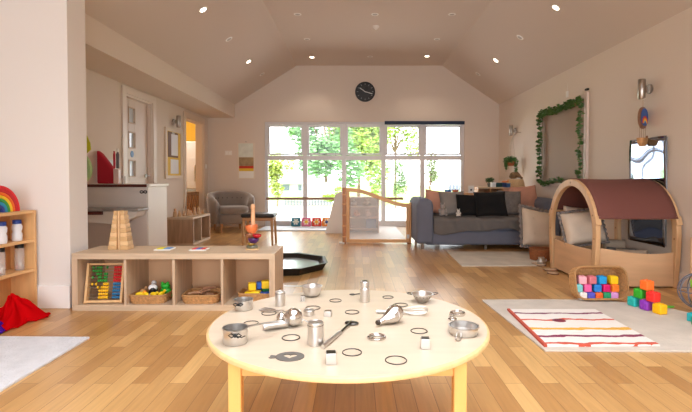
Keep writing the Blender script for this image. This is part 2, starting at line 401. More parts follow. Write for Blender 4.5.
# ------------------------------------------------------------------ LIGHT
w = bpy.data.worlds.new('overcast_sky'); bpy.context.scene.world = w; w.use_nodes = True
WORLD_STR = 4.2
nt = w.node_tree; bg = nt.nodes['Background']; bg.inputs['Strength'].default_value = WORLD_STR
tcw = nt.nodes.new('ShaderNodeTexCoord'); nz = nt.nodes.new('ShaderNodeTexNoise'); nz.inputs['Scale'].default_value = 1.6
nt.links.new(tcw.outputs['Generated'], nz.inputs['Vector']); cr = nt.nodes.new('ShaderNodeValToRGB')
cr.color_ramp.elements[0].position = .4; cr.color_ramp.elements[0].color = (.86,.93,1,1); cr.color_ramp.elements[1].position = .6; cr.color_ramp.elements[1].color = (1,1,1,1)
nt.links.new(nz.outputs['Fac'], cr.inputs[0]); nt.links.new(cr.outputs[0], bg.inputs['Color'])
def portal(name, loc, rot, sx, sy):
    l = bpy.data.lights.new(name, 'AREA'); l.shape = 'RECTANGLE'; l.size = sx; l.size_y = sy; l.cycles.is_portal = True
    o = bpy.data.objects.new(name, l); C.objects.link(o); o.location = loc; o.rotation_euler = rot
portal('sky_portal_garden', (.19, 9.42, 1.05), (R(-90),0,0), 3.98, 2.1)
portal('sky_portal_added_rear', (-.2, YN-.14, 1.15), (R(90),0,0), 5.4, 2.3)
portal('sky_portal_added_roof', (.28, .2, 3.34), (0,0,0), 2.88, 4.8)
def lamp(name, loc, e, col, rad, spot=None, rot=(0,0,0)):
    l = bpy.data.lights.new(name, 'SPOT' if spot else 'POINT'); l.energy = e; l.color = col; l.shadow_soft_size = rad
    if spot: l.spot_size = spot; l.spot_blend = .6
    o = bpy.data.objects.new(name, l); C.objects.link(o); o.location = loc; o.rotation_euler = rot
lamp('kitchen_fill', (-4.0, 9.0, 2.35), 26, (1,.95,.88), .1)  # unseen point light added to brighten the kitchen

# recessed downlights
chrome = mat('brushed_steel')
def slopeZ(x):
    return 2.43+(x+2.39)*(.77/1.235) if x < -1.155 else 2.43+(2.87-x)*(.77/1.14) if x > 1.73 else 3.2
def hit_ceiling(px, py):
    prev = None
    for i in range(20, 1300):
        p = at(px, py, Y=i*.01)
        if p.z >= slopeZ(p.x): return p
    return p
DL = [(203,9,1,'lit round downlight on the left ceiling slope nearest the camera'),(229,39,0,'unlit downlight on the left ceiling slope, second from the camera'),
 (248.5,61.5,1,'lit downlight on the left ceiling slope, third from the camera'),(262,74,0,'unlit downlight on the left ceiling slope nearest the garden wall'),
 (297.6,14,0,'unlit downlight on the flat ceiling, left one of the nearest row'),(375,14,0,'unlit downlight on the flat ceiling in front of the smoke alarm'),(452,14,0,'unlit downlight on the flat ceiling, right one of the nearest row'),
 (307,39,0,'unlit downlight on the flat ceiling, left one of the middle row'),(437,39,0,'unlit downlight on the flat ceiling, right one of the middle row'),
 (312,57,1,'lit downlight on the flat ceiling up left of the clock'),(370,56.5,0,'unlit downlight on the flat ceiling just above the clock'),(427,56,1,'lit downlight on the flat ceiling up right of the clock'),
 (556,7,1,'lit downlight on the right ceiling slope nearest the camera'),(520,37,0,'unlit downlight on the right ceiling slope, second from the camera'),
 (496,60,1,'lit downlight on the right ceiling slope, third from the camera'),(478,74,0,'unlit downlight on the right ceiling slope nearest the garden wall')]
rimm = mat('white_plastic', (236,232,226), .4)
onm = mat('lamp_glow', (255,240,215), .5, emit=14); offm = mat('lamp_off', (176,168,158), .4)
for px, py, on, lab in DL:
    p = hit_ceiling(px, py); x = p.x
    ang = -math.atan2(.77,1.235) if x < -1.155 else math.atan2(.77,1.14) if x > 1.73 else 0
    t = thing('ceiling_downlight', lab, 'ceiling light', (x, p.y, slopeZ(x)), group='recessed downlights', rot=(0, ang, 0))
    MB().lathe([(.034,-.002),(.036,-.006),(.05,-.004),(.052,.0),(.034,.0),(.034,-.002)], seg=24).build('rim', rimm if on or x > -1.155 and x < 1.73 else rimm, t)
    MB().cyl((0,0,-.004),(0,0,-.001),.034).build('bulb', onm if on else offm, t)
    if on:
        lamp('downlight_beam', (x, p.y, slopeZ(x)-.06), 7, (1,.86,.7), .03, R(115), (0, ang, 0))
p = hit_ceiling(376, 26)
t = thing('smoke_alarm', 'round white smoke alarm hanging from the flat ceiling', 'smoke alarm', (p.x, p.y, 3.2))
MB().lathe([(.0,-.035),(.03,-.035),(.045,-.02),(.05,0),(0,0)]).build('housing', rimm, t)
MB().cyl((0,0,-.05),(0,0,-.035),.016).build('sensor', rimm, t)
# ------------------------------------------------------------------ WALL THINGS
steel = mat('brushed_steel'); satin = mat('satin_nickel', (176,168,160), .3, metal=1)
def wall_light(label, x, y, z, side):
    """twin ended cylinder light; side = direction away from the wall (+1 / -1 along X)"""
    t = thing('wall_light', label, 'wall light', (x, y, z), group='steel cylinder wall lights')
    MB().lathe([(.03,-.095),(.034,-.09),(.034,.09),(.03,.095),(.027,.09),(.027,-.09),(.03,-.095)], loc=(side*.085,0,0)).build('shade', satin, t)
    MB().cyl((side*.085,0,-.08),(side*.085,0,.08),.025).build('lamp', offm, t)
    MB().cyl((0,0,0),(side*.02,0,0),.045).build('wall_plate', satin, t)
    MB().box(min(side*.02,side*.055), max(side*.02,side*.055), -.012, .012, -.03, .03).build('bracket', satin, t)
wall_light('steel cylinder wall light between the cream door and the yellow doorway', XL, 7.46, 1.88, 1)
wall_light('small steel cylinder wall light above the hanging plant', XR, 8.25, 1.82, -1)
wall_light('steel cylinder wall light above the balloon ornament', XR, 4.5, 1.835, -1)
# clock
t = thing('wall_clock', 'round black wall clock high above the garden window', 'clock', (.2, 9.2, 2.68), rot=(R(90),0,0))
MB().lathe([(0,0),(.197,0),(.197,.03),(.18,.04),(.178,.028),(0,.028)], seg=40).build('case', mat('clock_black', (36,36,38), .45), t)
mb = MB()
for i in range(12):
    a = R(30*i); mb.box(-.005, .005, .135, .165, .028, .031, rot=Matrix.Rotation(a,3,'Z'), piv=(0,0,.03))
mb.build('hour_marks', mat('grey_marks', (150,150,150), .6), t, smooth=0)
hm = mat('white_hands', (220,220,220), .5)
MB().box(-.006,.006,-.02,.13,.032,.035, rot=Matrix.Rotation(R(55),3,'Z'), piv=(0,0,.03)).build('minute_hand', hm, t, smooth=0)
MB().box(-.007,.007,-.02,.15,.035,.038, rot=Matrix.Rotation(R(-107),3,'Z'), piv=(0,0,.03)).build('hour_hand', hm, t, smooth=0)
MB().cyl((.03,.06,.028),(.03,.06,.0305),.035).build('sub_dial', mat('sub_dial', (22,22,24), .6), t)
# calendar poster on the back wall
t = thing('hanging_calendar', 'hanging calendar poster with red and yellow bands above the armchair', 'calendar', (-2.17, 9.2, 1.33))
MB().box(-.17,.17,-.006,0,-.38,.34).build('backing', mat('cream_paper', (226,214,196), .8), t, smooth=0)
MB().box(-.15,.14,-.010,-.006,.06,.33).build('top_sheet', mat('mint_paper', (222,228,218), .8, var=.12, vscale=9), t, smooth=0)
MB().box(-.14,.15,-.010,-.006,-.12,.05).build('photo_band', mat('brown_print', (164,140,104), .8, var=.3, vscale=12), t, smooth=0)
MB().box(-.14,.15,-.010,-.006,-.17,-.12).build('red_band', mat('red_print', (204,58,40), .8), t, smooth=0)
MB().box(-.14,.15,-.010,-.006,-.22,-.17).build('yellow_band', mat('yellow_print', (240,200,60), .8), t, smooth=0)
MB().box(-.14,.15,-.010,-.006,-.36,-.225).build('white_band', mat('white_print', (238,236,230), .8), t, smooth=0)
MB().cyl((0,0,.36),(0,-.012,.36),.008).build('nail', mat('dark_grey_metal'), t)
t = thing('light_switch', 'white double light switch on the back wall above the armchair', 'light switch', (-2.52, 9.2, 1.47))
MB().box(-.07,.07,-.01,0,-.043,.043).build('plate', rimm, t, bevel=.003)
for s in (-1,1): MB().box(s*.03-.012, s*.03+.012, -.014, -.01, -.02, .02).build('rocker', mat('rocker_white', (245,243,238), .3), t, smooth=0)
t = thing('light_switch', 'white light switch beside the yellow doorway', 'light switch', (XL, 9.05, 1.2))
MB().box(0,.01,-.043,.043,-.043,.043).build('plate', rimm, t, bevel=.003)
MB().box(.01,.014,-.012,.012,-.02,.02).build('rocker', mat('rocker_white'), t, smooth=0)
# notice board on the corridor wall
t = thing('notice_board', 'framed notice board with yellow backing beside the cream door', 'notice board', (XL, 7.44, 1.36))
MB().box(0,.012,-.29,.29,-.36,.36).build('backing', mat('yellow_card', (226,190,90), .8), t, smooth=0)
fm = MB(); 
fm.box(0,.025,-.34,-.28,-.4,.4).box(0,.025,.28,.34,-.4,.4).box(0,.025,-.28,.28,.35,.4).box(0,.025,-.28,.28,-.4,-.35)
fm.build('frame', mat('pale_frame', (222,206,186), .5), t, bevel=.003, smooth=0)
t2 = thing('clipboard', 'brown clipboard with white sheet at the top of the notice board', 'clipboard', (XL+.013, 7.4, 1.5))
MB().box(0,.004,-.2,.2,-.2,.2).build('board', mat('hardboard', (120,84,60), .6), t2, smooth=0)
MB().box(.005,.007,-.08,.19,-.17,.17).build('sheet', mat('white_sheet', (232,234,238), .8), t2, smooth=0)
MB().box(.004,.012,-.05,.05,.17,.2).build('clip', steel, t2, bevel=.002)
tag(MB().box(XL+.0125, XL+.015, 7.3, 7.62, 1.04, 1.27).build('paper_sheet', mat('white_sheet'), smooth=0), 'white paper sheet pinned low on the yellow notice board', 'paper')

# ------------------------------------------------------------------ LEFT NOOK: counter, desk, soft shapes
nook = mat('nook_panel', (214,205,200), .55); 
t = thing('reception_counter', 'white waist high reception counter with dark red top edge', 'counter', (-2.49, 5.0, 0))
MB().box(-.425,.225,0,.5,0,.875).build('front_panel', nook, t, bevel=.004, smooth=0)
MB().box(-.425,.235,-.02,.0,.872,.902).build('counter_edge', mat('dark_red_edge', (84,34,30), .4), t, bevel=.004, smooth=0)
cb = MB().box(.225,.245,0,.5,0,.875).build('end_panel', mat('cabinet_white', (228,221,214), .45), t, bevel=.004, smooth=0)
MB().box(-.425,.262,.0,.52,.875,.905).build('counter_top', mat('worktop_white', (236,230,222), .35), t, bevel=.004, smooth=0)
h = MB()
for s in (-1,1): h.tube([(.20+s*.02+.017*cos(a), -.012, .82+.014*sin(a)) for a in [2*pi*i/12 for i in range(12)]], .005, 6, closed=True)
h.build('cabinet_catch', mat('black_plastic', (24,24,26), .5), cb)
t = thing('side_desk', 'low grey topped desk bracketed in front of the reception counter', 'desk', (-2.5, 4.72, 0))
MB().box(-.41,.262,.03,.279,.625,.655).build('desktop', mat('grey_stone_top', (150,144,140), .35, var=.25, vscale=14), t, bevel=.006)
MB().prism([(-.41,.625),(.24,.625),(.22,.57),(.04,.49),(-.41,.51)], .07, .26).build('apron', mat('apron_white', (226,220,214), .5), t, smooth=0)
MB().box(-.41,-.12,.035,.066,.59,.624).build('red_drawer_edge', mat('dark_red_edge'), t, smooth=0)
# soft shapes on the counter
t = thing('soft_cushion_wedge', 'crimson sloping felt wedge lying on the reception counter', 'cushion', (-2.6, 5.3, .9055))
MB().prism([(-.31,0),(-.075,0),(-.085,.08),(-.12,.15),(-.19,.25),(-.26,.34),(-.31,.38)], -.11, -.03).build('felt_body', mat('crimson_felt', (176,26,48), .9, bump=.2, bscale=120), t, bevel=.02, seg=3)
t = thing('leaf_canopy', 'green fabric leaf canopy with lime tip fixed behind the pier', 'leaf canopy', (-2.45, 3.651, 1.0))
pts = [(-.02+.15*cos(a)*(1-.25*sin(a)), .075+.165*sin(a)) for a in [2*pi*i/28 for i in range(28)]]
MB().prism(pts, .40, .43).build('leaf_blade', mat('sage_felt', (162,190,130), .9, bump=.2, bscale=120), t, bevel=.01, seg=3)
MB().prism([(-.02,.16),(.03,.16),(.105,.22),(.10,.28),(.06,.37),(.02,.46),(-.02,.5)], .44, .46).build('leaf_tip', mat('lime_felt', (186,186,30), .9, bump=.2, bscale=120), t, bevel=.008, seg=3)
MB().tube([(-.06,0,.1),(-.07,.2,.14),(-.05,.40,.1)], .012, 8).build('arm', mat('lime_felt'), t)
def bottle(label, px, base_z, Y, r, h, col, capc, caph=.035):
    p = at(px, 180, Y=Y)
    t = thing('drinks_bottle', label, 'bottle', (p.x, Y, base_z))
    MB().lathe([(0,0),(r,0),(r,h*.86),(r*.7,h*.94),(r*.6,h),(0,h)], seg=20).build('body', mat('bottle_%d_%d_%d'%col, col, .35), t)
    MB().lathe([(0,h),(r*.75,h),(r*.75,h+caph),(0,h+caph)], seg=20).build('cap', capc, t)
    return t
wht = mat('white_plastic'); blk = mat('black_plastic')
t = thing('clear_canister', 'clear pinkish tumbler holding the upright bottles on the counter', 'container', (at(117,180,Y=5.08).x, 5.08, .905))
MB().box(-.028,.028,-.025,.025,0,.165).build('body', mat('frosted_pink', (226,196,190), .2, alpha=.75), t, bevel=.006)
bottle('red upright bottle on the reception counter', 114.6, 1.075, 5.08, .0125, .18, (196,24,50), mat('red_cap', (170,20,40), .4), .01)
bottle('dark grey upright bottle with white cap on the reception counter', 118, 1.075, 5.08, .0165, .18, (92,80,84), wht, .04)
t = thing('drinking_glass', 'small clear tumbler on the counter beside the bottles', 'glass', (at(123.5,180,Y=5.08).x, 5.08, .905))
MB().lathe([(0,0),(.018,0),(.021,.085),(.019,.085),(.016,.006),(0,.006)]).build('tumbler', mat('clear_glass', (225,215,210), .05, alpha=.5), t)
# white thermostat on wall
t = thing('wall_socket', 'white plate on the wall behind the crimson wedge', 'socket', (XL, 5.55, 1.12))
MB().box(0,.012,-.1,.1,-.07,.07).build('plate', mat('pale_plate', (206,204,204), .4), t, bevel=.003)

# ------------------------------------------------------------------ LOW CUBBY SHELF IN THE CORRIDOR
oak = wood('washed_oak', (204,180,152), .55, .16, 'X'); oakz = wood('washed_oak_upright', (200,174,146), .55, .16, 'Z'); greyoak = wood('grey_oak', (172,140,112), .55, .25, 'Z')
t = thing('cubby_shelf', 'low grey oak two cubby shelf along the corridor wall', 'shelf unit', (-2.51, 6.98, 0))
X0, X1, Y0, Y1, H1 = -.19, .19, -.38, .39, .405
MB().box(X0,X1,Y0,Y1,H1-.03,H1).build('top_board', oak, t, bevel=.002, smooth=0)
MB().box(X0,X1,Y0,Y1,0,.03).build('bottom_board', oak, t, bevel=.002, smooth=0)
for a, b in ((Y0,Y0+.03),(Y1-.03,Y1)): MB().box(X0,X1,a,b,.03,H1-.03).build('side_panel', greyoak, t, smooth=0)
MB().box(X0,X1-.01,-.012,.012,.03,H1-.03).build('divider', oakz, t, smooth=0)
MB().box(X0,X0+.01,Y0+.03,Y1-.03,.03,H1-.03).build('back_panel', oakz, t, smooth=0)
pegw = wood('peg_wood', (206,168,128), .5, .15, 'Z')
sp = [(175,.13,.10),(179.5,.09,.07),(184,.08,.09),(188,.1,.06),(190.5,.07,.05),(194.5,.13,.05),(198.5,.11,.1),(203,.07,.12)]
for i, (px, h, d) in enumerate(sp):
    y = 6.66+i*.088; x = at(px, 210, Y=y).x; x = max(-2.66, min(-2.36, x))
    t = thing('wooden_figure', ['tall plain peg doll at the near left of the corridor shelf','squat peg doll second along the corridor shelf','wooden arch piece third along the corridor shelf','stout peg doll in the middle of the corridor shelf','small round headed peg doll past the middle of the corridor shelf','tall slim peg doll on the corridor shelf towards the doorway','wooden block figure second from the far end of the corridor shelf','smallest peg doll at the far end of the corridor shelf'][i], 'wooden toy', (x, y, .405), group='wooden figures on the corridor shelf')
    r = .022 if i % 3 else .028
    MB().lathe([(0,0),(r,0),(r*1.05,h*.2),(r*.8,h*.62),(r*.35,h*.7),(0,h*.7)], seg=14).build('body', pegw, t)
    MB().ball((0,0,h*.82), r*.72, 12, 8).build('head', wood('peg_head', (224,190,150), .5, .1, 'Z'), t)
# ------------------------------------------------------------------ wooden stair gate in the kitchen doorway
t = thing('slatted_gate', 'slatted wooden gate across the yellow kitchen doorway', 'gate', (-3.0, 8.42, 0))
gwm = wood('gate_oak', (190,142,100), .5, .2, 'Z')
for z in (.05,.66): MB().box(-.015,.015,-.4,.4,z,z+.055).build('rail', gwm, t, bevel=.003)
for i in range(8): MB().box(-.01,.01,-.39+i*.105,-.39+i*.105+.06,.1,.66).build('slat', gwm, t, smooth=0)
t = thing('fridge', 'tall white fridge freezer seen through the kitchen doorway', 'fridge', (-3.75, 9.95, 0))
MB().box(-.32,.5,-.25,.35,.02,1.74).build('cabinet', mat('fridge_white', (226,224,220), .35), t, bevel=.01)
MB().box(-.31,.49,-.29,-.255,.75,1.73).build('upper_door', mat('fridge_white'), t, bevel=.01)
MB().box(-.31,.49,-.29,-.255,.03,.73).build('lower_door', mat('fridge_grey', (176,184,190), .4), t, bevel=.01)
MB().box(.4,.42,-.33,-.29,.9,1.25).build('handle', steel, t, bevel=.004)

# ------------------------------------------------------------------ ARMCHAIR
velvet = mat('grey_velvet', (140,128,120), .75, bump=.15, bscale=150, sheen=.6, var=.12, vscale=5)
t = thing('tub_armchair', 'grey velvet tub armchair in the far left corner', 'armchair', (-2.28, 8.47, 0), rz=R(30))
loops = []
for i in range(33):
    a = R(-128+256*i/32); ang = a+pi/2     # open towards -Y
    k = abs(i-16)/16
    top = .74-.16*k**2.2-.03*(k > .93); ox, oy = .40, .37
    def pt(rx, ry, z): return Vector((cos(ang)*rx, sin(ang)*ry*(1 if sin(ang) > 0 else 1.05), z))
    th = .10
    fl = .035
    loops.append([pt(ox-.03,oy-.03,.14), pt(ox,oy,.2), pt(ox+fl*.4,oy+fl*.4,.45), pt(ox+fl,oy+fl,top-.05), pt(ox+fl-.02,oy+fl-.02,top-.012), pt(ox-.03,oy-.03,top), pt(ox-th+.02,oy-th+.02,top-.02), pt(ox-th,oy-th,top-.07), pt(ox-th-.02,oy-th-.02,.4), pt(ox-th,oy-th,.14)])
MB().loft(loops).build('shell', velvet, t, smooth=60, subsurf=1)
for k in range(-3,4):
    a = pi/2+k*.32; MB().ball((cos(a)*.292, sin(a)*.262, .6), (.012,.012,.012), 10, 6).build('button', mat('dark_button', (104,94,88), .7), t)
def dshape(w, f, b, z0, z1, r=.03):
    out = []
    for k, z in ((.94,z0),(1,z0+r),(1,z1-r),(.97,z1-.01),(.85,z1)):
        l = []
        for i in range(28):
            q = 2*pi*i/28; x = cos(q); y = sin(q)
            n = 3.2; rr = (abs(x)**n+abs(y)**n)**(-1/n)
            l.append(Vector((x*rr*w*k, (y*rr*(b if y > 0 else f))*k, z)))
        out.append(l)
    return out
MB().loft(dshape(.29,.33,.26,.15,.33)).build('seat_base', velvet, t, smooth=60)
MB().loft(dshape(.285,.36,.25,.335,.46,.04)).build('seat_cushion', velvet, t, smooth=60)
for sx, sy in ((-1,-1),(1,-1),(-1,1),(1,1)):
    MB().cyl((sx*.24, sy*.25, .0),(sx*.23, sy*.24, .16), .018, .028, 12).build('leg', wood('chair_leg_wood', (190,140,96), .5, .15, 'Z'), t)

# ------------------------------------------------------------------ STOOL
t = thing('low_stool', 'low stool with black padded top and wooden legs behind the front shelf', 'stool', (-1.40, 6.75, 0))
sw = wood('stool_beech', (204,160,114), .5, .15, 'Z')
MB().box(-.24,.24,-.17,.17,.40,.455).build('padded_seat', mat('black_leather', (30,30,32), .4), t, bevel=.025, seg=4)
MB().box(-.22,.22,-.15,.15,.355,.40).build('seat_frame', wood('stool_apron', (182,134,92), .5, .2, 'X'), t, bevel=.006)
for sx in (-1,1):
    for sy in (-1,1): MB().cyl((sx*.215, sy*.145, 0),(sx*.20, sy*.13, .36), .016, .02, 12).build('leg', sw, t)

# ------------------------------------------------------------------ FRONT CUBBY SHELF
SX0, SX1, SY0, SY1 = -2.065, -.584, 3.345, 3.735
t = thing('cubby_shelf', 'long low oak shelf with four cubbies in front of the pier', 'shelf unit', ((SX0+SX1)/2, SY0, 0))
W = SX1-SX0; hw = W/2; D = SY1-SY0; T = .042
MB().box(-hw,hw,0,D,.42-T,.42).build('top_board', oak, t, bevel=.0015, smooth=0)
MB().box(-hw,hw,0,D,0,T).build('bottom_board', oak, t, bevel=.0015, smooth=0)
for s in (-1,1): MB().box(s*hw-(T if s > 0 else 0), s*hw+(0 if s > 0 else T), 0, D, T, .42-T).build('side_panel', oakz, t, smooth=0)
cw = (W-2*T-3*.018)/4
cub = []
for i in range(4):
    a = -hw+T+i*(cw+.018); cub.append((a+(SX0+SX1)/2, a+cw+(SX0+SX1)/2))
    if i < 3: MB().box(a+cw, a+cw+.018, .004, D, T, .42-T).build('divider', oakz, t, smooth=0)
    MB().box(a, a+cw, D-.02, D-.012, T, .42-T).build('back_panel', mat('fibreboard_back', (206,164,126), .7, var=.06, vscale=3), t, smooth=0)
SH = .42
# abacus
t = thing('abacus', 'wooden abacus with green, red, yellow and blue beads in the left cubby', 'abacus', (-1.862, 3.40, T), rot=(R(-12), 0, R(4)))
ab = wood('abacus_wood', (222,180,128), .5, .12, 'Z')
for s in (-1,1): MB().box(s*.128-.009, s*.128+.009, -.025, .025, 0, .295).build('side_post', ab, t, bevel=.004)
MB().box(-.12,.12,-.012,.012,.28,.293).build('top_bar', ab, t, bevel=.002); MB().box(-.12,.12,-.02,.02,.004,.022).build('bottom_bar', ab, t, bevel=.002)
rods = [.262-.0245*i for i in range(10)]
for z in rods: MB().cyl((-.12,0,z),(.12,0,z),.0018,seg=6).build('rod', steel, t)
bmg, bmr, bmy, bmb = (mat('bead_'+n, c, .35) for n, c in (('green',(46,150,60)),('red',(206,40,44)),('yellow',(246,196,30)),('blue',(40,120,170))))
bead_me = {}
def bead(m, x, z):
    if m.name not in bead_me:
        o = MB().lathe([(.003,-.0063),(.0085,-.0056),(.0118,0),(.0085,.0056),(.003,.0063)], M=Matrix.Rotation(R(90),3,'Y'), seg=12).build('bead', m, t); bead_me[m.name] = o
        c = o
    else:
        c = bead_me[m.name].copy(); C.objects.link(c); c.parent = t
    c.location = (x, 0, z)
shift = [(.03,.012),(.045,.0),(.012,.0),(.07,.03),(.0,.0)]
offs_g = [[0,2,3,4,7],[0,1,2,3,4],[2,3,4,6,7],[0,3,4,6,7],[3,4,5,6,7]]
offs_y = [[0,2,6,7,8],[3,5,6,7,8],[4,5,6,7,8],[4,5,6,7,8],[4,5,6,7,8]]
for r_, z in enumerate(rods):
    for k in range(5):
        bead(bmr if r_ < 5 else bmb, .112-.0128*k, z)
    row = (offs_g if r_ < 5 else offs_y)[r_ % 5]
    for k in row: bead(bmg if r_ < 5 else bmy, -.095+.0142*k+(.0), z)

def basket(name, label, w, d, h, loc, col=(200,150,96), rz=0, r=.05, rot=None, rows=None, flare=.08):
    t = thing(name, label, 'basket', loc, rz=rz, rot=rot)
    wm = mat('wicker_%d' % col[0], col, .7, var=.3, vscale=60, bump=.4, bscale=250)
    mb = MB(); rows = rows or max(4, int(h/.009)); rad = h/rows*.62
    for k in range(rows):
        f = 1-flare+flare*k/(rows-1); base = rrect(w*f, d*f, r)
        per = []
        for i, (x, y) in enumerate(base):      # densify for the weave
            x2, y2 = base[(i+1) % len(base)]; L = math.hypot(x2-x, y2-y); n = max(1, int(L/.02))
            for q in range(n): per.append((x+(x2-x)*q/n, y+(y2-y)*q/n))
        pts = []
        for i, (x, y) in enumerate(per):
            l = math.hypot(x, y) or 1; o = .0028*(1 if (i+k) % 2 else -1)
            pts.append((x+x/l*o, y+y/l*o, rad+k*(h-2*rad)/(rows-1)))
        mb.tube(pts, rad, 5, closed=True)
    mb.build('woven_wall', wm, t)
    MB().prism(rrect(w*(1-flare)-.004, d*(1-flare)-.004, r), 0, .008, axis='Z').build('base', wm, t, smooth=0)
    rim = MB(); rp = rrect(w, d, r, 8); rim.tube([(x,y,h) for x, y in rp], .0075, 7, closed=True)
    rim.build('rim', mat('wicker_rim_%d' % col[0], tuple(int(c*.9) for c in col), .7, bump=.5, bscale=200), t)
    return t
# cubby 2 basket: animals and yellow pieces
b2 = at(153.5,300,Y=3.50).x
basket('wicker_tray', 'shallow wicker tray of plastic animals in the second cubby', .27, .22, .06, (b2, 3.48, T))
yl = mat('toy_yellow', (248,208,24), .4); gn = mat('toy_green', (44,176,52), .35)
def animal(label, loc, rz, body, patch, s=1, name='toy_animal'):
    t = thing(name, label, 'toy animal', loc, rz=rz)
    MB().ball((0,0,.042*s), (.034*s,.018*s,.018*s), 14, 9).build('body', body, t)
    MB().ball((.036*s,0,.058*s), (.014*s,.011*s,.011*s), 10, 7).cyl((.024*s,0,.05*s),(.034*s,0,.056*s),.01*s,.009*s,10).build('head', patch, t)
    for a in (-1,1):
        for b in (-1,1): MB().cyl((a*.022*s,b*.01*s,0),(a*.02*s,b*.01*s,.036*s),.0055*s,.0065*s,8).build('leg', body, t)
    return t
for i, (dx, dy, rz, lab) in enumerate([(-.07,-.05,.3,'yellow plastic animal at the front left of the second cubby tray'),(-.02,-.06,2.4,'yellow plastic animal lying mid front of the second cubby tray'),(.035,-.055,-.4,'yellow plastic animal at the centre front of the second cubby tray'),(.085,-.04,1.2,'yellow plastic animal at the right of the second cubby tray')]):
    o = animal(lab, (b2+dx, 3.48+dy, T+.02), rz, yl, mat('toy_orange', (240,140,30), .4) if i == 0 else yl, .95)
animal('tan plastic animal at the back left of the second cubby tray', (b2-.075, 3.50, T+.02), 1.5, mat('toy_tan', (196,150,104), .5), mat('toy_tan'), 1.1)
animal('grey plastic animal at the front of the second cubby tray', (b2+.01, 3.455, T+.015), .2, mat('toy_grey', (150,154,156), .5), mat('toy_grey'), .8)
t = animal('large black and white toy cow in the second cubby tray', (b2-.005, 3.51, T+.012), 1.9, mat('cow_black', (30,30,34), .4), mat('cow_white', (232,232,236), .4), 1.75, 'toy_cow')
MB().ball((-.03,.0,.085), (.022,.033,.026), 12, 8).build('white_patch', mat('cow_white'), t)
t = thing('toy_frog', 'bright green toy frog at the right of the second cubby tray', 'toy animal', (b2+.085, 3.525, T+.012))
MB().ball((0,0,.05),(.042,.034,.032)).build('body', gn, t); MB().ball((0,-.006,.09),(.036,.028,.022)).build('head', gn, t)
for s in (-1,1):
    MB().ball((s*.02,-.014,.112), .011, 10, 7).build('eye', gn, t); MB().ball((s*.038,-.01,.022),(.018,.026,.014),10,7).build('leg', gn, t)
# cubby 3: tray of bark and wooden pieces
b3 = at(204.5,300,Y=3.50).x
basket('wicker_tray', 'shallow wicker tray of bark pieces in the third cubby', .27, .22, .06, (b3, 3.48, T))
rg = random.Random(3)
for i in range(13):
    L = rg.uniform(.06,.13); a = rg.uniform(-.7,.7)+(1.3 if i % 4 == 0 else 0)
    p0 = Vector((b3+rg.uniform(-.055,.055), 3.48+rg.uniform(-.045,.045), T+.022+i*.0055))
    mb = MB(); d = Vector((cos(a), sin(a)*.6, rg.uniform(-.1,.25)))
    mb.tube([p0-d*L/2, p0-d*L*.1+Vector((0,0,.008)), p0+d*L/2], .011, 7, r1=.006)
    tag(mb.build('bark_piece', wood('bark_tan', (176,132,98), .8, .3, 'X') if i % 2 else wood('bark_brown', (150,104,76), .8, .3, 'X')), 'curled brown bark piece heaped in the third cubby tray', 'bark piece', 'bark pieces in the third cubby tray')
# cubby 4: tilted basket of blocks
b4 = at(262,300,Y=3.52).x
basket('wicker_tray', 'wicker basket of bright blocks in the right cubby', .30, .2, .065, (b4-.01, 3.50, T))
def block(label, loc, s, col, rz=0, name='toy_block', group=None, soft=.006, rot=None, emb=True):
    t = thing(name, label, 'toy block', loc, rz=rz, group=group, rot=rot)
    m = mat('block_%d_%d_%d' % col, col, .5)
    MB().box(-s/2,s/2,-s/2,s/2,0,s).build('body', m, t, bevel=s*.12, seg=3)
    if emb:
        q = MB(); a = s*.2
        for dx, dy in ((-1,-1),(1,-1),(-1,1),(1,1)):
            q.cyl((dx*a, dy*a, s),(dx*a, dy*a, s+s*.07), s*.11, s*.09, 10)
            q.cyl((dx*a, -s/2, s/2+dy*a),(dx*a, -s/2-s*.05, s/2+dy*a), s*.1, s*.09, 10)
        q.build('studs', m, t)
    return t
c4 = [(-.07,-.04,.045,(250,212,30),'yellow block at the front left of the right cubby basket'),(-.02,-.05,.05,(250,212,30),'yellow block front centre of the right cubby basket'),(.035,-.045,.042,(40,90,190),'blue block front centre right of the right cubby basket'),
 (.085,-.04,.045,(40,90,190),'blue block at the front right of the right cubby basket'),(-.09,.03,.04,(240,190,40),'golden block at the back left of the right cubby basket'),(-.03,.03,.052,(60,110,200),'blue block in the back middle of the right cubby basket')]
for dx, dy, s, col, lab in c4: block(lab, (b4+dx-.01, 3.5+dy, T+.012), s*1.35 if dy < 0 else s*1.2, col, rz=dx*3, emb=False)
for dx, dy, s, col, lab, z in [(-.055,-.03,.048,(248,206,24),'yellow block on top of the left end of the right cubby heap',.046),(-.005,.02,.045,(44,96,196),'blue block on top of the middle of the right cubby heap',.046),(.045,-.02,.05,(250,212,30),'yellow block on top of the right cubby heap',.058),(.04,.045,.06,(40,150,70),'green block standing behind the right cubby heap',.009),(.075,-.0,.045,(40,160,70),'green block on top of the right cubby heap at the right',.056),(.112,.025,.05,(220,40,40),'red block at the far right of the right cubby heap',.009)]:
    block(lab, (b4+dx-.01, 3.5+dy, T+z+(.036 if z > .02 else .004)), s*1.15, col, rz=.3, emb=False)
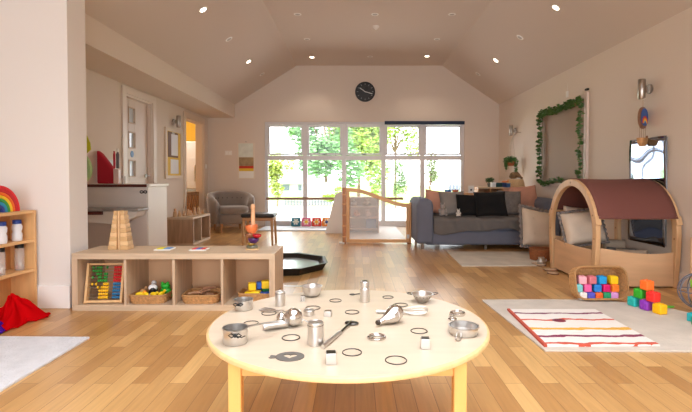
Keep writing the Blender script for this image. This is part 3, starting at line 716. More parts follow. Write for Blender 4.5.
# ------------------------------------------------------------------ ON THE FRONT SHELF
t = thing('stacking_tower', 'tapering tower of pale wooden planks on the front shelf', 'stacking toy', (at(118,250,Z=.42).x, 3.56, SH))
n = 9
for i in range(n):
    w_ = .155-.075*i/(n-1); z = i*.033
    m_ = wood('tower_wood_a', (226,190,142), .5, .14, 'X') if i % 2 else wood('tower_wood_b', (212,172,122), .5, .14, 'X')
    for s in (-1,1): MB().box(s*(.014+(w_/2-.014)/2)-(w_/2-.014)/2, s*(.014+(w_/2-.014)/2)+(w_/2-.014)/2, -.045+.0015*i, .045-.0015*i, z, z+.0325).build('plank', m_, t, bevel=.003)
MB().box(-.0135,.0135,-.03,.03,0,.30).build('core_post', wood('tower_core', (200,156,108), .5, .14, 'Z'), t, bevel=.003)
MB().cyl((0,-.03,0),(0,-.034,.298),.007,.006,10).build('front_dowel', wood('tower_wood_a', ()), t)
def card(label, px, py, cols):
    p = at(px, py, Z=.42)
    t = thing('puzzle_tile', label, 'puzzle tile', (p.x, p.y, SH))
    MB().box(-.062,.062,-.06,.06,0,.008).build('white_base', mat('tile_white', (238,236,230), .5), t, bevel=.002)
    for i, c in enumerate(cols):
        w_ = .1/len(cols); MB().box(-.05+w_*i+.001, -.05+w_*(i+1)-.001, -.035, .045, .008, .013).build('colour_piece', mat('tile_%d_%d_%d' % c, c, .5), t, bevel=.0015)
card('white tile with yellow and blue pieces on the front shelf', 165, 249.5, [(230,224,30),(110,160,214)])
card('white tile with red and blue pieces on the front shelf', 199.5, 249.8, [(214,52,50),(60,110,190),(214,52,50)])
# balanced bowls and peg
p = at(252, 250, Z=.42); bx, by = p.x, 3.545
t = thing('plinth_block', 'flat pale wooden block under the stacked bowls', 'wooden block', (bx, by, SH))
MB().box(-.05,.05,-.04,.04,0,.010).build('plinth', wood('tower_wood_a', ()), t, bevel=.003)
def bowl(label, x, z, r, h, col, tilt=0, ax='Y', y=by, up=True):
    t = thing('toy_bowl', label, 'bowl', (x, y, z), rot=((R(tilt) if ax == 'X' else 0), (R(tilt) if ax == 'Y' else 0), 0))
    pr = [(0,0),(r*.5,0),(r*.85,h*.35),(r,h*.75),(r*.97,h),(r*.88,h),(r*.88,h*.75),(r*.7,h*.35),(0,h*.2)]
    MB().lathe(pr, seg=28).build('shell', mat('bowl_%d_%d_%d' % col, col, .3, var=.2, vscale=30), t)
t = thing('stone_disc', 'olive green rounded disc at the foot of the bowl stack', 'disc', (bx-.006, by, SH+.0105))
MB().lathe([(0,0),(.04,0),(.047,.009),(.04,.019),(0,.019)]).build('disc', mat('olive_disc', (112,112,92), .3, var=.3, vscale=40), t)
bowl('golden patterned bowl low in the balanced stack', bx-.012, SH+.030, .030, .020, (190,150,70), 0)
bowl('purple patterned bowl in the middle of the balanced stack', bx+.004, SH+.050, .043, .038, (84,44,104), 3)
bowl('red rimmed bowl sticking out to the right of the stack', bx+.028, SH+.089, .035, .028, (196,28,44), 6)
bowl('brown wooden bowl tucked left in the balanced stack', bx-.018, SH+.090, .037, .036, (150,98,66), -10)
bowl('orange and white bowl at the top of the balanced stack', bx-.004, SH+.124, .048, .066, (236,128,74), -6)
t = thing('peg_figure', 'tall plain wooden peg standing in the orange bowl', 'peg', (bx+.002, by, SH+.142))
pgm = wood('peg_pale', (224,172,128), .45, .1, 'Z')
MB().lathe([(0,0),(.018,0),(.0165,.12),(.0145,.162),(0,.162)]).build('body', pgm, t)
MB().lathe([(.0,.162),(.013,.163),(.0175,.173),(.0165,.195),(.010,.208),(0,.210)]).build('head', pgm, t)

# ------------------------------------------------------------------ BOOKCASE AT THE LEFT EDGE
bw = wood('bookcase_birch', (224,176,120), .45, .12, 'Z'); bwx = wood('birch_shelf', (226,180,124), .45, .12, 'X')
BXF, BXB, BY0, BY1 = -2.35, -2.54, 2.35, 3.395
t = thing('open_bookcase', 'pale birch open bookcase standing side on at the left edge', 'bookcase', (-2.445, (BY0+BY1)/2, 0))
hd = (BXF-BXB)/2; hl = (BY1-BY0)/2
for s in (-1,1): MB().box(-hd,hd, s*hl-(.022 if s > 0 else 0), s*hl+(0 if s > 0 else .022), 0, .735).build('side_panel', bw, t, bevel=.004)
by = wood('birch_shelf_long', (226,180,124), .45, .12, 'Y')
for z in (.03,.285,.50): MB().prism([(-hd+.01,-hl+.022),(hd-.015,-hl+.022),(hd-.03,-hl+.09),(hd-.03,hl-.12),(hd-.005,hl-.022),(-hd+.01,hl-.022)], z, z+.02, axis='Z').build('shelf', by, t, smooth=0)
MB().box(-hd,hd-.004,-hl+.022,hl-.022,.713,.735).build('top_board', by, t, bevel=.003)
MB().box(-hd,-hd+.01,-hl+.022,hl-.022,0,.713).build('back_panel', wood('birch_back', (206,152,100), .5, .1, 'Z'), t, smooth=0)
# rainbow
rc = [(224,36,46),(206,30,40),(240,110,30),(248,206,40),(60,160,66),(40,150,190),(60,80,160)]
t = thing('rainbow_stacker', 'wooden rainbow of nested arches on the birch bookcase', 'stacking toy', (-2.43, 3.10, .735))
ro = .195
for i, c in enumerate(rc):
    r0 = ro-i*.023; r1 = r0-.0215
    pts = [(cos(pi*k/28)*r0, sin(pi*k/28)*r0*.95) for k in range(29)]+[(cos(pi*k/28)*r1, sin(pi*k/28)*r1*.95) for k in range(28,-1,-1)]
    MB().loft([[Vector((x_, y_, z)) for y_, z in pts] for x_ in (-.035,.035)]).build('arch', mat('rainbow_%d' % i, c, .55), t, bevel=.003)
def shaker(label, px, Y, z, capc, bodyc, clear=False):
    p = at(px, 200, X=-2.43); Y = p.y
    t = thing('shaker_bottle', label, 'bottle', (p.x, Y, z))
    if clear:
        MB().lathe([(0,.0),(.03,0),(.031,.01),(.031,.15),(.026,.16),(0,.16)]).build('bottle', mat('clear_plastic', (225,220,215), .1, alpha=.35), t)
        g = MB(); rg = random.Random(px)
        for i in range(26): g.ball((rg.uniform(-.017,.017), rg.uniform(-.017,.017), .012+.0016*i), .008, 8, 5)
        g.build('beads', mat('white_beads', (236,232,228), .5), t)
        g = MB()
        for i in range(6): g.ball((rg.uniform(-.019,.019), -.017, .014+.007*i), .006, 8, 5)
        g.build('red_beads', mat('red_beads', (206,60,50), .5), t)
    else:
        MB().lathe([(0,0),(.03,0),(.033,.012),(.032,.05),(.026,.065),(.032,.085),(.033,.105),(.024,.122),(0,.122)]).build('bottle', bodyc, t)
    z0 = .16 if clear else .122
    MB().lathe([(0,z0),(.028,z0),(.028,z0+.024),(.025,z0+.028),(0,z0+.028)]).build('cap', capc, t)
bluecap = mat('blue_cap', (34,66,150), .4); wb = mat('milky_bottle', (232,234,240), .35)
shaker('blue capped white bottle at the right of the bookcase middle shelf', 16.5, 0, .52, bluecap, wb)
shaker('blue capped white bottle at the frame edge on the bookcase middle shelf', 1.0, 0, .52, bluecap, wb)
shaker('black capped clear bottle of beads on the bookcase lower shelf', 18.5, 0, .305, blk, None, True)
shaker('black capped bottle of white beads at the frame edge, lower shelf', -1, 0, .305, blk, None, True)
# chiffon scarves
def scarf(label, cx, cy, w_, d_, h, col, seed, lean):
    rg = random.Random(seed); ph = [rg.uniform(0,6.28) for _ in range(6)]
    mb = MB()
    def f(u, v):
        a = 2*pi*u; r = v
        out = 1+.16*sin(3*a+ph[0])+.12*sin(5*a+ph[1])+.05*sin(9*a+ph[2])
        z = h*(1-r**1.5)**1.5*(1+.16*sin(5*a+ph[3])*r)+.012+.034*sin(9*a+ph[4]+5*r)*r*(1-r*.6)+.012*sin(3*a+14*r)*(1-r)
        z += .012*sin(5*a+9*r)
        x = cos(a)*w_*r*out+lean[0]*(1-r); y = sin(a)*d_*r*out+lean[1]*(1-r)
        return Vector((x, y, max(.004, z if r < .97 else .004+.01*abs(sin(9*a)))))
    mb.grid(f, 90, 14)
    bmesh.ops.remove_doubles(mb.bm, verts=mb.bm.verts, dist=.0005)
    o = mb.build('chiffon_scarf', veil_mat('chiffon_%d' % col[0], col, .93), smooth=60, solid=.0015, loc=(cx, cy, 0))
    tag(o, label, 'scarf')
scarf('red chiffon scarf heaped on the floor beside the bookcase', -2.262, 3.09, .115, .215, .16, (232,16,24), 2, (-.06,.0))
scarf('purple chiffon scarf heaped at the left frame edge', -2.27, 2.80, .09, .14, .17, (96,40,190), 5, (-.02,0))

# ------------------------------------------------------------------ RUGS
def rug(name, label, pts, z0, z1, m, cat='rug'):
    o = MB().prism(pts, z0, z1, axis='Z').build(name, m, bevel=.003, smooth=0); return tag(o, label, cat)
rug('white_rug', 'thick off white rug at the bottom left corner', [(-3.1,.9),(-1.61,.9),(-1.60,2.76),(-3.1,2.79)], 0, .014, mat('offwhite_pile', (218,219,224), .95, bump=.9, bscale=70, var=.08, vscale=14))
rug('beige_rug', 'large plain beige rug under the striped one', [(1.06,2.55),(2.55,2.53),(2.56,2.9),(2.46,3.12),(2.33,3.36),(1.98,3.6),(1.6,3.63),(1.0,3.62),(1.03,3.1)], 0, .012, mat('beige_pile', (208,198,186), .95, bump=.6, bscale=60, var=.1, vscale=6))
rug('pale_grey_rug', 'pale grey rug on the floor in front of the sofa', [(1.17,5.03),(2.04,5.05),(2.3,6.0),(1.2,6.02)], 0, .01, mat('palegrey_pile', (206,198,186), .95, bump=.5, bscale=60, var=.12, vscale=6))
def stripe_mat():
    m = bpy.data.materials.new('striped_weave'); m.use_nodes = True; nt = m.node_tree; b = nt.nodes['Principled BSDF']; N = nt.nodes.new; L = nt.links.new
    b.inputs['Roughness'].default_value = .95
    tc = N('ShaderNodeTexCoord'); sp = N('ShaderNodeSeparateXYZ'); L(tc.outputs['Object'], sp.inputs[0])
    n = N('ShaderNodeTexNoise'); n.inputs['Scale'].default_value = 7; n.inputs['Detail'].default_value = 3; L(tc.outputs['Object'], n.inputs['Vector'])
    ma = N('ShaderNodeMath'); ma.operation = 'MULTIPLY_ADD'; ma.inputs[1].default_value = .085; ma.inputs[2].default_value = -.0425; L(n.outputs['Fac'], ma.inputs[0])
    ad = N('ShaderNodeMath'); ad.operation = 'ADD'; L(sp.outputs['Y'], ad.inputs[0]); L(ma.outputs[0], ad.inputs[1])
    mr = N('ShaderNodeMapRange'); mr.inputs[1].default_value = 0; mr.inputs[2].default_value = .70; L(ad.outputs[0], mr.inputs[0])
    cr = N('ShaderNodeValToRGB'); cr.color_ramp.interpolation = 'CONSTANT'; L(mr.outputs[0], cr.inputs[0])
    W = lin((238,232,226)); st = [(0,W),(.015,lin((206,88,66))),(.055,W),(.19,lin((140,60,88))),(.235,W),(.375,lin((232,178,72))),(.43,W),(.65,lin((212,92,64))),(.69,W),(.86,lin((132,56,86))),(.90,W)]
    e = cr.color_ramp.elements; e[0].position = 0; e[0].color = W; e[1].position = st[1][0]; e[1].color = st[1][1]
    for p_, c_ in st[2:]:
        q = e.new(p_); q.color = c_
    L(cr.outputs[0], b.inputs['Base Color'])
    n2 = N('ShaderNodeTexNoise'); n2.inputs['Scale'].default_value = 120; L(tc.outputs['Object'], n2.inputs['Vector'])
    bp = N('ShaderNodeBump'); bp.inputs['Strength'].default_value = .6; bp.inputs['Distance'].default_value = .01; L(n2.outputs['Fac'], bp.inputs['Height']); L(bp.outputs[0], b.inputs['Normal'])
    return m
t = thing('striped_rug', 'small white rug with wavy red, yellow and purple stripes', 'rug', (1.075, 2.59, .0125))
MB().prism([(0,0),(.66,.01),(.66,.72),(.03,.72)], 0, .012, axis='Z').build('weave', stripe_mat(), t, bevel=.002, smooth=0)
MB().prism([(-.004,.0),(.014,0),(.044,.725),(.026,.725)], .0, .0145, axis='Z').build('red_binding', mat('red_binding', (196,84,66), .9, bump=.5, bscale=120), t, smooth=0)
MB().lathe([(0,0),(.045,0),(.04,.003),(0,.004)], loc=(.28,.45,.0118), sx=1, sy=.8).build('burgundy_patch', mat('burgundy_wool', (128,48,66), .9, bump=.5, bscale=120), t)

# ------------------------------------------------------------------ ROUND TABLE
TH = .42; TCX, TCY, TR = -.025, 1.763, .50
maple = mat('maple_top', (203,183,160), .36, var=.045, vscale=3, stretch=(1,9,1)); maple_edge = wood('maple_edge', (226,186,132), .4, .12, 'Z')
t = thing('round_table', 'round low pale wooden play table in the foreground', 'table', (TCX, TCY, 0))
mb = MB().lathe([(0,TH-.020),(TR-.006,TH-.020),(TR,TH-.016),(TR,TH-.006),(TR-.004,TH-.001),(TR-.01,TH)], seg=96, cap=False)
mb.build('edge_band', maple_edge, t, smooth=50)
MB().lathe([(0,TH-.004),(TR-.009,TH-.004),(TR-.009,TH),(0,TH)], seg=96).build('tabletop', maple, t, smooth=30)
leg = wood('table_leg_wood', (234,178,104), .42, .12, 'Z')
LG = [(-.332,-.33),(.335,-.33),(-.17,.43),(.17,.43)]
for lx, ly in LG: MB().box(lx-.0195, lx+.0195, ly-.0195, ly+.0195, 0, TH-.0205).build('leg', leg, t, bevel=.004)
rl = wood('table_apron_wood', (232,176,106), .42, .12, 'X')
MB().box(-.314,.317,-.34,-.318,.355,TH-.0205).build('apron', rl, t, smooth=0)
for ly in (.43,): MB().box(-.152,.152, ly-.010, ly+.012, .365, TH-.0205).build('apron', rl, t, smooth=0)
for sg in (-1,1): MB().loft([[Vector((sg*.334,-.312,z)),Vector((sg*.316,-.312,z)),Vector((sg*.163,.412,z)),Vector((sg*.181,.412,z))][::sg] for z in (.365,TH-.0205)]).build('apron', rl, t, smooth=0)
t.scale = (1.048, 1.01, 1)
pol = mat('polished_steel', (214,210,206), .16, metal=1); pol2 = mat('satin_steel', (218,215,212), .32, metal=1); dks = mat('dark_steel', (96,90,86), .35, metal=1); tied = mat('black_twine', (24,24,26), .7)
def T_(px, py): p = at(px, py, Z=TH); return Vector((p.x, p.y, TH))
def ring(px, py, r, label, thick=.0017, m=None):
    p = T_(px, py); o = MB().tube([(cos(2*pi*i/32)*r, sin(2*pi*i/32)*r, thick) for i in range(32)], thick, 8, closed=True).build('metal_ring', m or dks, loc=p)
    tag(o, label, 'ring', 'metal rings on the round table')
for a in [(291,338,.030,'thin metal ring just behind the heart cut disc'),(269,313.5,.029,'thin metal ring behind the saucepan handle on the table'),(251,323.5,.027,'thin metal ring between the two measuring pans'),(388,297.5,.024,'thin metal ring at the far side between shaker and colander'),
          (401,305.2,.028,'thin metal ring behind the whisk at the far side'),(419,331.3,.029,'thin metal ring behind the dark topped cube'),(352,352.7,.030,'thin metal ring right of the steel cube near the table front'),(396,360.6,.032,'thin metal ring nearest the front right of the table'),
          (335.5,300.8,.026,'thin metal ring behind the upright ring by the tall shaker base'),(313,308.3,.030,'thin metal ring around the short steel cup'),(352,312.4,.028,'thin metal ring in front of the tall shaker')]: ring(*a)
ring(376.6,338,.029,'thicker shiny double ring in front of the pear shaped jug', .004, pol)
p = T_(376.6,338); tag(MB().tube([(cos(2*pi*i/28)*.019, sin(2*pi*i/28)*.019, .003) for i in range(28)], .003, 8, closed=True).build('metal_ring', pol2, loc=p+Vector((.003,-.002,0))), 'small ring lying inside the shiny double ring', 'ring', 'metal rings on the round table')
def pan(name, label, px, py, r, h, hang, hl, flare=1.0, tied_on=True, m=None):
    p = T_(px, py); t = thing(name, label, 'pan', p)
    q = [(0,0),(r*.93,0),(r*.99,.004),(r*flare,h-.003),(r*flare+.003,h),(r*flare-.002,h),(r*.96,.006),(0,.004)]
    MB().lathe(q, seg=40).build('pan_body', m or pol2, t)
    if hl:
        a = R(hang); d = Vector((cos(a), sin(a), 0)); s = Matrix.Rotation(a, 3, 'Z')
        mb = MB(); z = h-.006
        mb.loft([[s @ Vector((x, y*w, z+k+bend)) for y, k in ((-1,0),(1,0),(1,.003),(-1,.003))] for x, w, bend in ((r*flare-.002,.010,0),(r*flare+.02,.007,.001),(r*flare+hl*.5,.006,.002),(r*flare+hl*.9,.009,.001),(r*flare+hl,.006,0))])
        mb.build('handle', pol2, t)
        if tied_on:
            c = d*(r*flare+.002)+Vector((0,0,h-.004)); c = Vector((r*.25, -r*flare-.003, h*.72))
            mb = MB(); mb.ball(c, (.007,.005,.006), 10, 7)
            for sx in (-1,1):
                mb.tube([c, c+Vector((sx*.012,-.003,.008)), c+Vector((sx*.021,-.002,.002)), c+Vector((sx*.011,-.003,-.005)), c], .0022, 6)
            mb.tube([c, c+Vector((.022,-.003,-.004)), c+Vector((.034,-.002,.001))], .0018, 6)
            mb.build('twine_bow', tied, t)
    return t
pan('measuring_pan', 'larger brushed measuring pan with black bow at the left of the table', 235.5, 342.5, .0405, .052, 28, .11, 1.02)
pan('measuring_pan', 'smaller brushed measuring pan with black bow behind the larger one', 243.5, 309.2, .037, .043, 200, .0, 1.05)
p = T_(243.5,309.2); 
mb = MB(); c = Vector((-.012,-.041,.03))
for sx in (-1,1): mb.tube([c, c+Vector((sx*.012,-.003,.007)), c+Vector((sx*.020,-.002,.001)), c+Vector((sx*.011,-.003,-.005)), c], .0024, 6)
mb.ball(c, (.006,.005,.006), 8, 6); tag(mb.build('twine_bow', tied, [x for x in bpy.data.objects if x.name.startswith('measuring_pan') and x.type == 'EMPTY'][-1]))
def cylobj(name, label, px, py, r, h, m=None, groove=False, cat='cylinder'):
    p = T_(px, py); t = thing(name, label, cat, p)
    MB().lathe([(0,0),(r-.001,0),(r,.001),(r,h-.0012),(r-.0012,h),(r-.004,h),(r-.0045,h-.0015),(0,h-.0015)], seg=36).build('body', m or pol2, t, smooth=25)
    MB().lathe([(r-.0005,h*.86),(r+.0006,h*.865),(r+.0006,h*.885),(r-.0005,h*.89),(r-.0005,h*.86)], seg=36).build('rolled_band', dks, t)
    return t
cylobj('steel_canister', 'steel canister standing upright behind the steel ball', 280.2, 305.6, .0215, .062, cat='canister')
cylobj('steel_canister', 'steel canister standing in front of the ball at table centre', 315.6, 344, .0265, .0745, cat='canister')
cylobj('steel_tin', 'short round steel tin with dark top right of the ball', 309, 315, .0225, .022, cat='tin')
t = thing('steel_ball', 'polished steel ball at the left centre of the table', 'ball', T_(293.6, 326)+Vector((0,0,.0335)))
MB().ball((0,0,0), .0335, 32, 20).build('sphere', pol, t)
MB().tube([(.032,0,-.008),(.045,.002,-.014),(.056,.0,-.022),(.058,.0,-.027)], .003, 8).build('ring_pull', pol2, t)
t = thing('steel_scoop', 'steel flour scoop lying against the ball', 'scoop', T_(276, 329)+Vector((0,0,.0025)), rz=R(205))
mb = MB()
def sc(u, v):
    a = R(-165+150*u) if False else pi+pi*u; x = -.045+.09*v; rr = .020*(1 if v > .15 else .6+.4*v/.15)
    top = 1.25
    return Vector((x, cos(a)*rr, rr+.001+sin(a)*rr if sin(a) < 0 else rr))
mb.grid(sc, 18, 10); mb.build('scoop_bowl', pol2, t, solid=.0015, smooth=70)
mb = MB().prism([(cos(pi+pi*k/14)*.013, .0135+sin(pi+pi*k/14)*.013) for k in range(15)], -.0455, -.0445, axis='X'); mb.build('scoop_back', pol2, t)
MB().tube([(-.045,0,.012),(-.07,0,.014),(-.10,0,.013)], .005, 10).build('handle', pol2, t)
# slotted spoon behind the ball
t = thing('slotted_spoon', 'slotted steel spoon lying behind the steel ball', 'spoon', T_(268,311), rz=R(-28))
mb = MB(); 
for k in range(6): mb.tube([(-.03, -.017+.0068*k, .004), (.0, -.020+.008*k, .002), (.03, -.014+.0056*k, .004)], .0021, 6)
mb.tube([(-.034+.0,0,.004),(-.03,-.018,.005),(0,-.023,.005),(.03,-.016,.005),(.037,0,.006),(.03,.016,.005),(0,.023,.005),(-.03,.018,.005)], .0025, 6, closed=True)
mb.build('slotted_head', pol2, t); MB().tube([(.037,0,.006),(.07,0,.012),(.092,0,.010)], .0035, 8).build('handle', pol2, t)
t = thing('steel_dome', 'small polished dome tucked left of the steel ball', 'dome', T_(281.5, 320))
MB().lathe([(0.021,0),(.0205,.010),(.016,.022),(.008,.029),(0,.031)], seg=28).build('dome', pol, t)
MB().cyl((0,0,.0305),(0,0,.036),.004).build('knob', pol2, t)
def cube(label, px, py, s, rz, m=None, dots=False, dark=False, h=None):
    p = T_(px, py); h = h or s; t = thing('mirrored_cube', label, 'cube', p, rz=rz)
    MB().box(-s/2,s/2,-s/2,s/2,0,h).build('cube', m or mat('bright_steel', (206,202,198), .3, metal=1), t, bevel=.0012)
    if dots:
        mb = MB()
        for dx in (-1,1):
            for dz in (-1,0,1): mb.cyl((dx*s*.22,-s/2-.0006,s/2+dz*s*.26),(dx*s*.22,-s/2+.001,s/2+dz*s*.26),s*.08,seg=12)
        mb.build('pips', tied, t)
    MB().box(-s/2+.002,s/2-.002,-s/2+.002,s/2-.002,h,h+.0008).build('top_plate', dks if dark else pol, t, smooth=0)
cube('small steel dice like cube with dark pips near the handled bowl', 302.8, 301, .022, R(6), dots=True)
cube('low mirrored cube left of the ring in front of the tall shaker', 328, 316, .028, R(-8), h=.021)
cube('mirrored cube nearest the front edge of the table', 331, 363, .031, R(4), dark=True, h=.033)
cube('mirrored cube with dark top at the right of the table', 425.3, 348, .029, R(-5), dark=True, h=.033)
# handled bowl
t = thing('handled_bowl', 'deep steel bowl with a long flat handle at the far side', 'bowl', T_(312, 296))
MB().lathe([(0,0),(.026,0),(.036,.008),(.043,.026),(.0465,.046),(.049,.048),(.045,.047),(.041,.027),(.034,.011),(0,.004)], seg=40).build('bowl_body', pol2, t)
s = Matrix.Rotation(R(176), 3, 'Z')
MB().loft([[s @ Vector((x, y*w, .044+k)) for y, k in ((-1,0),(1,0),(1,.003),(-1,.003))] for x, w in ((.044,.008),(.06,.006),(.11,.006),(.125,.008),(.13,.005))]).build('handle', pol2, t)
# potato masher / meat tenderiser
a0 = T_(323,349); a1 = T_(351,325); dv = a1-a0; L = dv.length
t = thing('kitchen_turner', 'small dark headed turner with silver handle lying at table centre', 'utensil', a0, rz=math.atan2(dv.y, dv.x))
MB().tube([(0,0,.007),(.01,0,.0085),(L*.55,0,.0085),(L*.58,0,.006)], .0072, 12).build('handle', pol2, t)
MB().tube([(L*.57,0,.007),(L*.8,0,.009),(L*.97,0,.012)], .004, 8).build('shaft', dks, t)
MB().lathe([(0,.010),(.022,.009),(.025,.006),(.023,.003),(0,.006)], loc=(L+.008,0,0), sx=.75, sy=1.1).build('head', dks, t)
# tall shaker
t = thing('steel_shaker', 'tall two part steel shaker at the far side of the table', 'shaker', T_(364.8, 301.5))
MB().lathe([(0,0),(.0205,0),(.021,.002),(.021,.058),(.018,.061),(0,.061)], seg=32).build('body', pol2, t)
MB().lathe([(0,.061),(.0165,.061),(.0165,.069),(.020,.071),(.0205,.088),(.018,.091),(0,.091)], seg=32).build('lid', pol2, t)
MB().cyl((0,0,.091),(0,0,.0935),.012).build('cap', dks, t)
t = thing('small_spoon', 'small dark spoon lying left of the tall shaker', 'spoon', T_(355,295), rz=R(185))
MB().ball((.012,0,.004), (.015,.010,.0035), 14, 8).build('spoon_bowl', dks, t); MB().tube([(0,0,.004),(-.03,0,.006)], .002, 6).build('handle', dks, t)
# colander bowl with two ears
t = thing('two_eared_colander', 'small steel colander with two loop handles at the far right', 'colander', T_(422.3, 302))
MB().lathe([(0,0),(.02,0),(.022,.006),(.032,.014),(.044,.036),(.050,.037),(.050,.039),(.043,.039),(.030,.017),(0,.008)], seg=40).build('bowl_body', pol2, t)
for s in (-1,1): MB().tube([(s*.048,-.014,.037),(s*.062,-.012,.039),(s*.068,0,.040),(s*.062,.012,.039),(s*.048,.014,.037)], .0022, 7).build('ear', dks, t)
mb = MB()
for k in range(16):
    a = 2*pi*k/16; mb.cyl((cos(a)*.0405,sin(a)*.0405,.0275),(cos(a)*.0375,sin(a)*.0375,.0285),.0018,seg=8)
mb.build('holes', tied, t)
# whisk
w0 = T_(376.5,313.2); w1 = T_(428,315.5); dv = w1-w0; L = dv.length
t = thing('balloon_whisk', 'steel balloon whisk lying behind the pear shaped jug', 'whisk', w0, rz=math.atan2(dv.y, dv.x))
MB().tube([(0,0,.008),(.004,0,.008),(L*.42,0,.009),(L*.46,0,.014)], .0068, 12).build('handle', pol2, t)
for k in range(6):
    a = pi*k/6; hw_ = .020; pts = []
    for j in range(21):
        u = j/20*2*pi; xx = L*.46+(L*.54)*(1-cos(u))/2; yy = sin(u)*hw_*(.35+.65*(1-cos(u))/2)*1.25
        pts.append((xx, yy*cos(a), .0225+yy*sin(a)*.9-.008*(1-(1-cos(u))/2)))
    MB().tube(pts, .0009, 5).build('wire_loop', pol2, t)
# pear shaped jug
j0 = T_(378.5, 326.5); j1 = T_(401, 321); dv = j1-j0; L = dv.length
t = thing('pear_shaped_jug', 'polished pear shaped steel piece lying on its side', 'ornament', j0, rz=math.atan2(dv.y, dv.x))
prof = [(0,-.003),(.0065,0),(.008,.006),(.0095,.014),(.014,.028),(.0235,.045),(.0285,.06),(.0285,.072),(.022,.086),(.010,.094),(0,.096)]
M90 = Matrix.Rotation(R(90),3,'Y') @ Matrix.Identity(3)
mb = MB(); loops = []
for r, z in prof:
    loops.append([1.17*Vector((z, cos(2*pi*i/28)*max(r,.0001)*1.0, .0285*min(1,(.25+z/.075*.75))+sin(2*pi*i/28)*max(r,.0001)*.98)) for i in range(28)])
mb.loft(loops, cap=False)
zz = min(v.co.z for v in mb.bm.verts)
for v in mb.bm.verts: v.co.z -= zz
mb.build('body', pol, t, smooth=70)
MB().cyl((-.008,0,.0155),(.003,0,.0145),.0085,.010,14).build('dark_mouth', dks, t)
mb = MB()
mb.tube([(.0725, cos(2*pi*k/24)*.0338, .0335+sin(2*pi*k/24)*.0333) for k in range(24)], .0012, 5, closed=True); mb.build('seam', pol2, t)
# shallow pan at the right
t = pan('shallow_pan', 'shallow steel pan with looped handle at the right of the table', 463.6, 333.5, .0505, .030, 0, 0, 1.02, False, pol2)
mb = MB()
for s in (-1,1): mb.tube([(-.026+s*.006,-.043,.018),(-.030+s*.008,-.056,.012),(-.036+s*.008,-.074,.004),(-.040,-.082,.003)], .0022, 7)
mb.build('wire_handle', pol2, t)
t = thing('jar_lid_ring', 'shiny ring shaped tin lid behind the shallow pan', 'lid', T_(457.5, 314.8))
MB().lathe([(.024,0),(.029,0),(.031,.004),(.030,.011),(.026,.013),(.024,.010),(.023,.004),(.024,0)], seg=36).build('ring_body', pol, t)
MB().cyl((-.034,-.02,.007),(-.026,-.03,.007),.006).build('clasp', pol2, t)
ring(452.5,319.5,.014,'small ring in front of the ring shaped lid',.003,pol)
# flat disc with a heart cut out
p = T_(290, 357); t = thing('heart_cut_disc', 'flat dark disc with a heart cut out and small side tabs', 'disc', p)
N_ = 48; hearts = []; outer = []
for i in range(N_):
    u = 2*pi*i/N_; hx = 16*sin(u)**3; hy = 13*cos(u)-5*cos(2*u)-2*cos(3*u)-cos(4*u)
    hearts.append((hx*.00135, (hy+2)*.00120)); outer.append((.044*sin(u), .036*cos(u)))
mb = MB()
for z, flip in ((.003,0),(0,1)):
    pass
mb.loft([[Vector((x,y,0)) for x,y in outer],[Vector((x,y,.003)) for x,y in outer],[Vector((x,y,.003)) for x,y in hearts],[Vector((x,y,0)) for x,y in hearts]], cap=False, closed=True)
mb.build('disc', mat('dark_grey_card', (100,94,88), .6), t, smooth=0)
mb = MB().prism([(-.042,.004),(-.058,.010),(-.062,.004),(-.057,-.002),(-.064,-.010),(-.056,-.014),(-.041,-.010)], 0, .003, axis='Z'); mb.build('side_tab', mat('dark_grey_card'), t, smooth=0)

# ------------------------------------------------------------------ TUFF TRAY
t = thing('black_play_tray', 'black eight sided play tray lying on the floor behind the shelf', 'play tray', (-.80, 4.97, 0), rz=R(8))
oc = lambda r: [(r*cos(R(22.5+45*i)), r*sin(R(22.5+45*i))) for i in range(8)]
L3 = lambda r, z: [Vector((x, y, z)) for x, y in oc(r)]
MB().loft([L3(.47,0),L3(.52,.078),L3(.535,.08)]+[L3(.50,.08),L3(.45,.03)], cap=True).build('tray_rim', mat('tray_black', (20,20,22), .4), t, smooth=0, bevel=.004)
MB().loft([L3(.44,.031),L3(.44,.036)]).build('mirror_sheet', mat('tray_mirror', (176,182,190), .2, metal=.4), t, smooth=0)
mb = MB().box(-.1,-.04,-.503,-.497,.02,.05); mb.build('white_label', wht, t, smooth=0)
t2 = thing('tray_prop', 'blue and black toy pieces lying in the play tray', 'toy', (-.92, 4.75, .0365))
MB().box(-.12,.12,-.02,.02,0,.015, rot=Matrix.Rotation(R(35),3,'Z')).build('black_strip', tied, t2, bevel=.004)
MB().box(-.02,.14,.05,.085,0,.02, rot=Matrix.Rotation(R(-20),3,'Z')).build('blue_strip', mat('toy_sky', (110,170,214), .5), t2, bevel=.004)

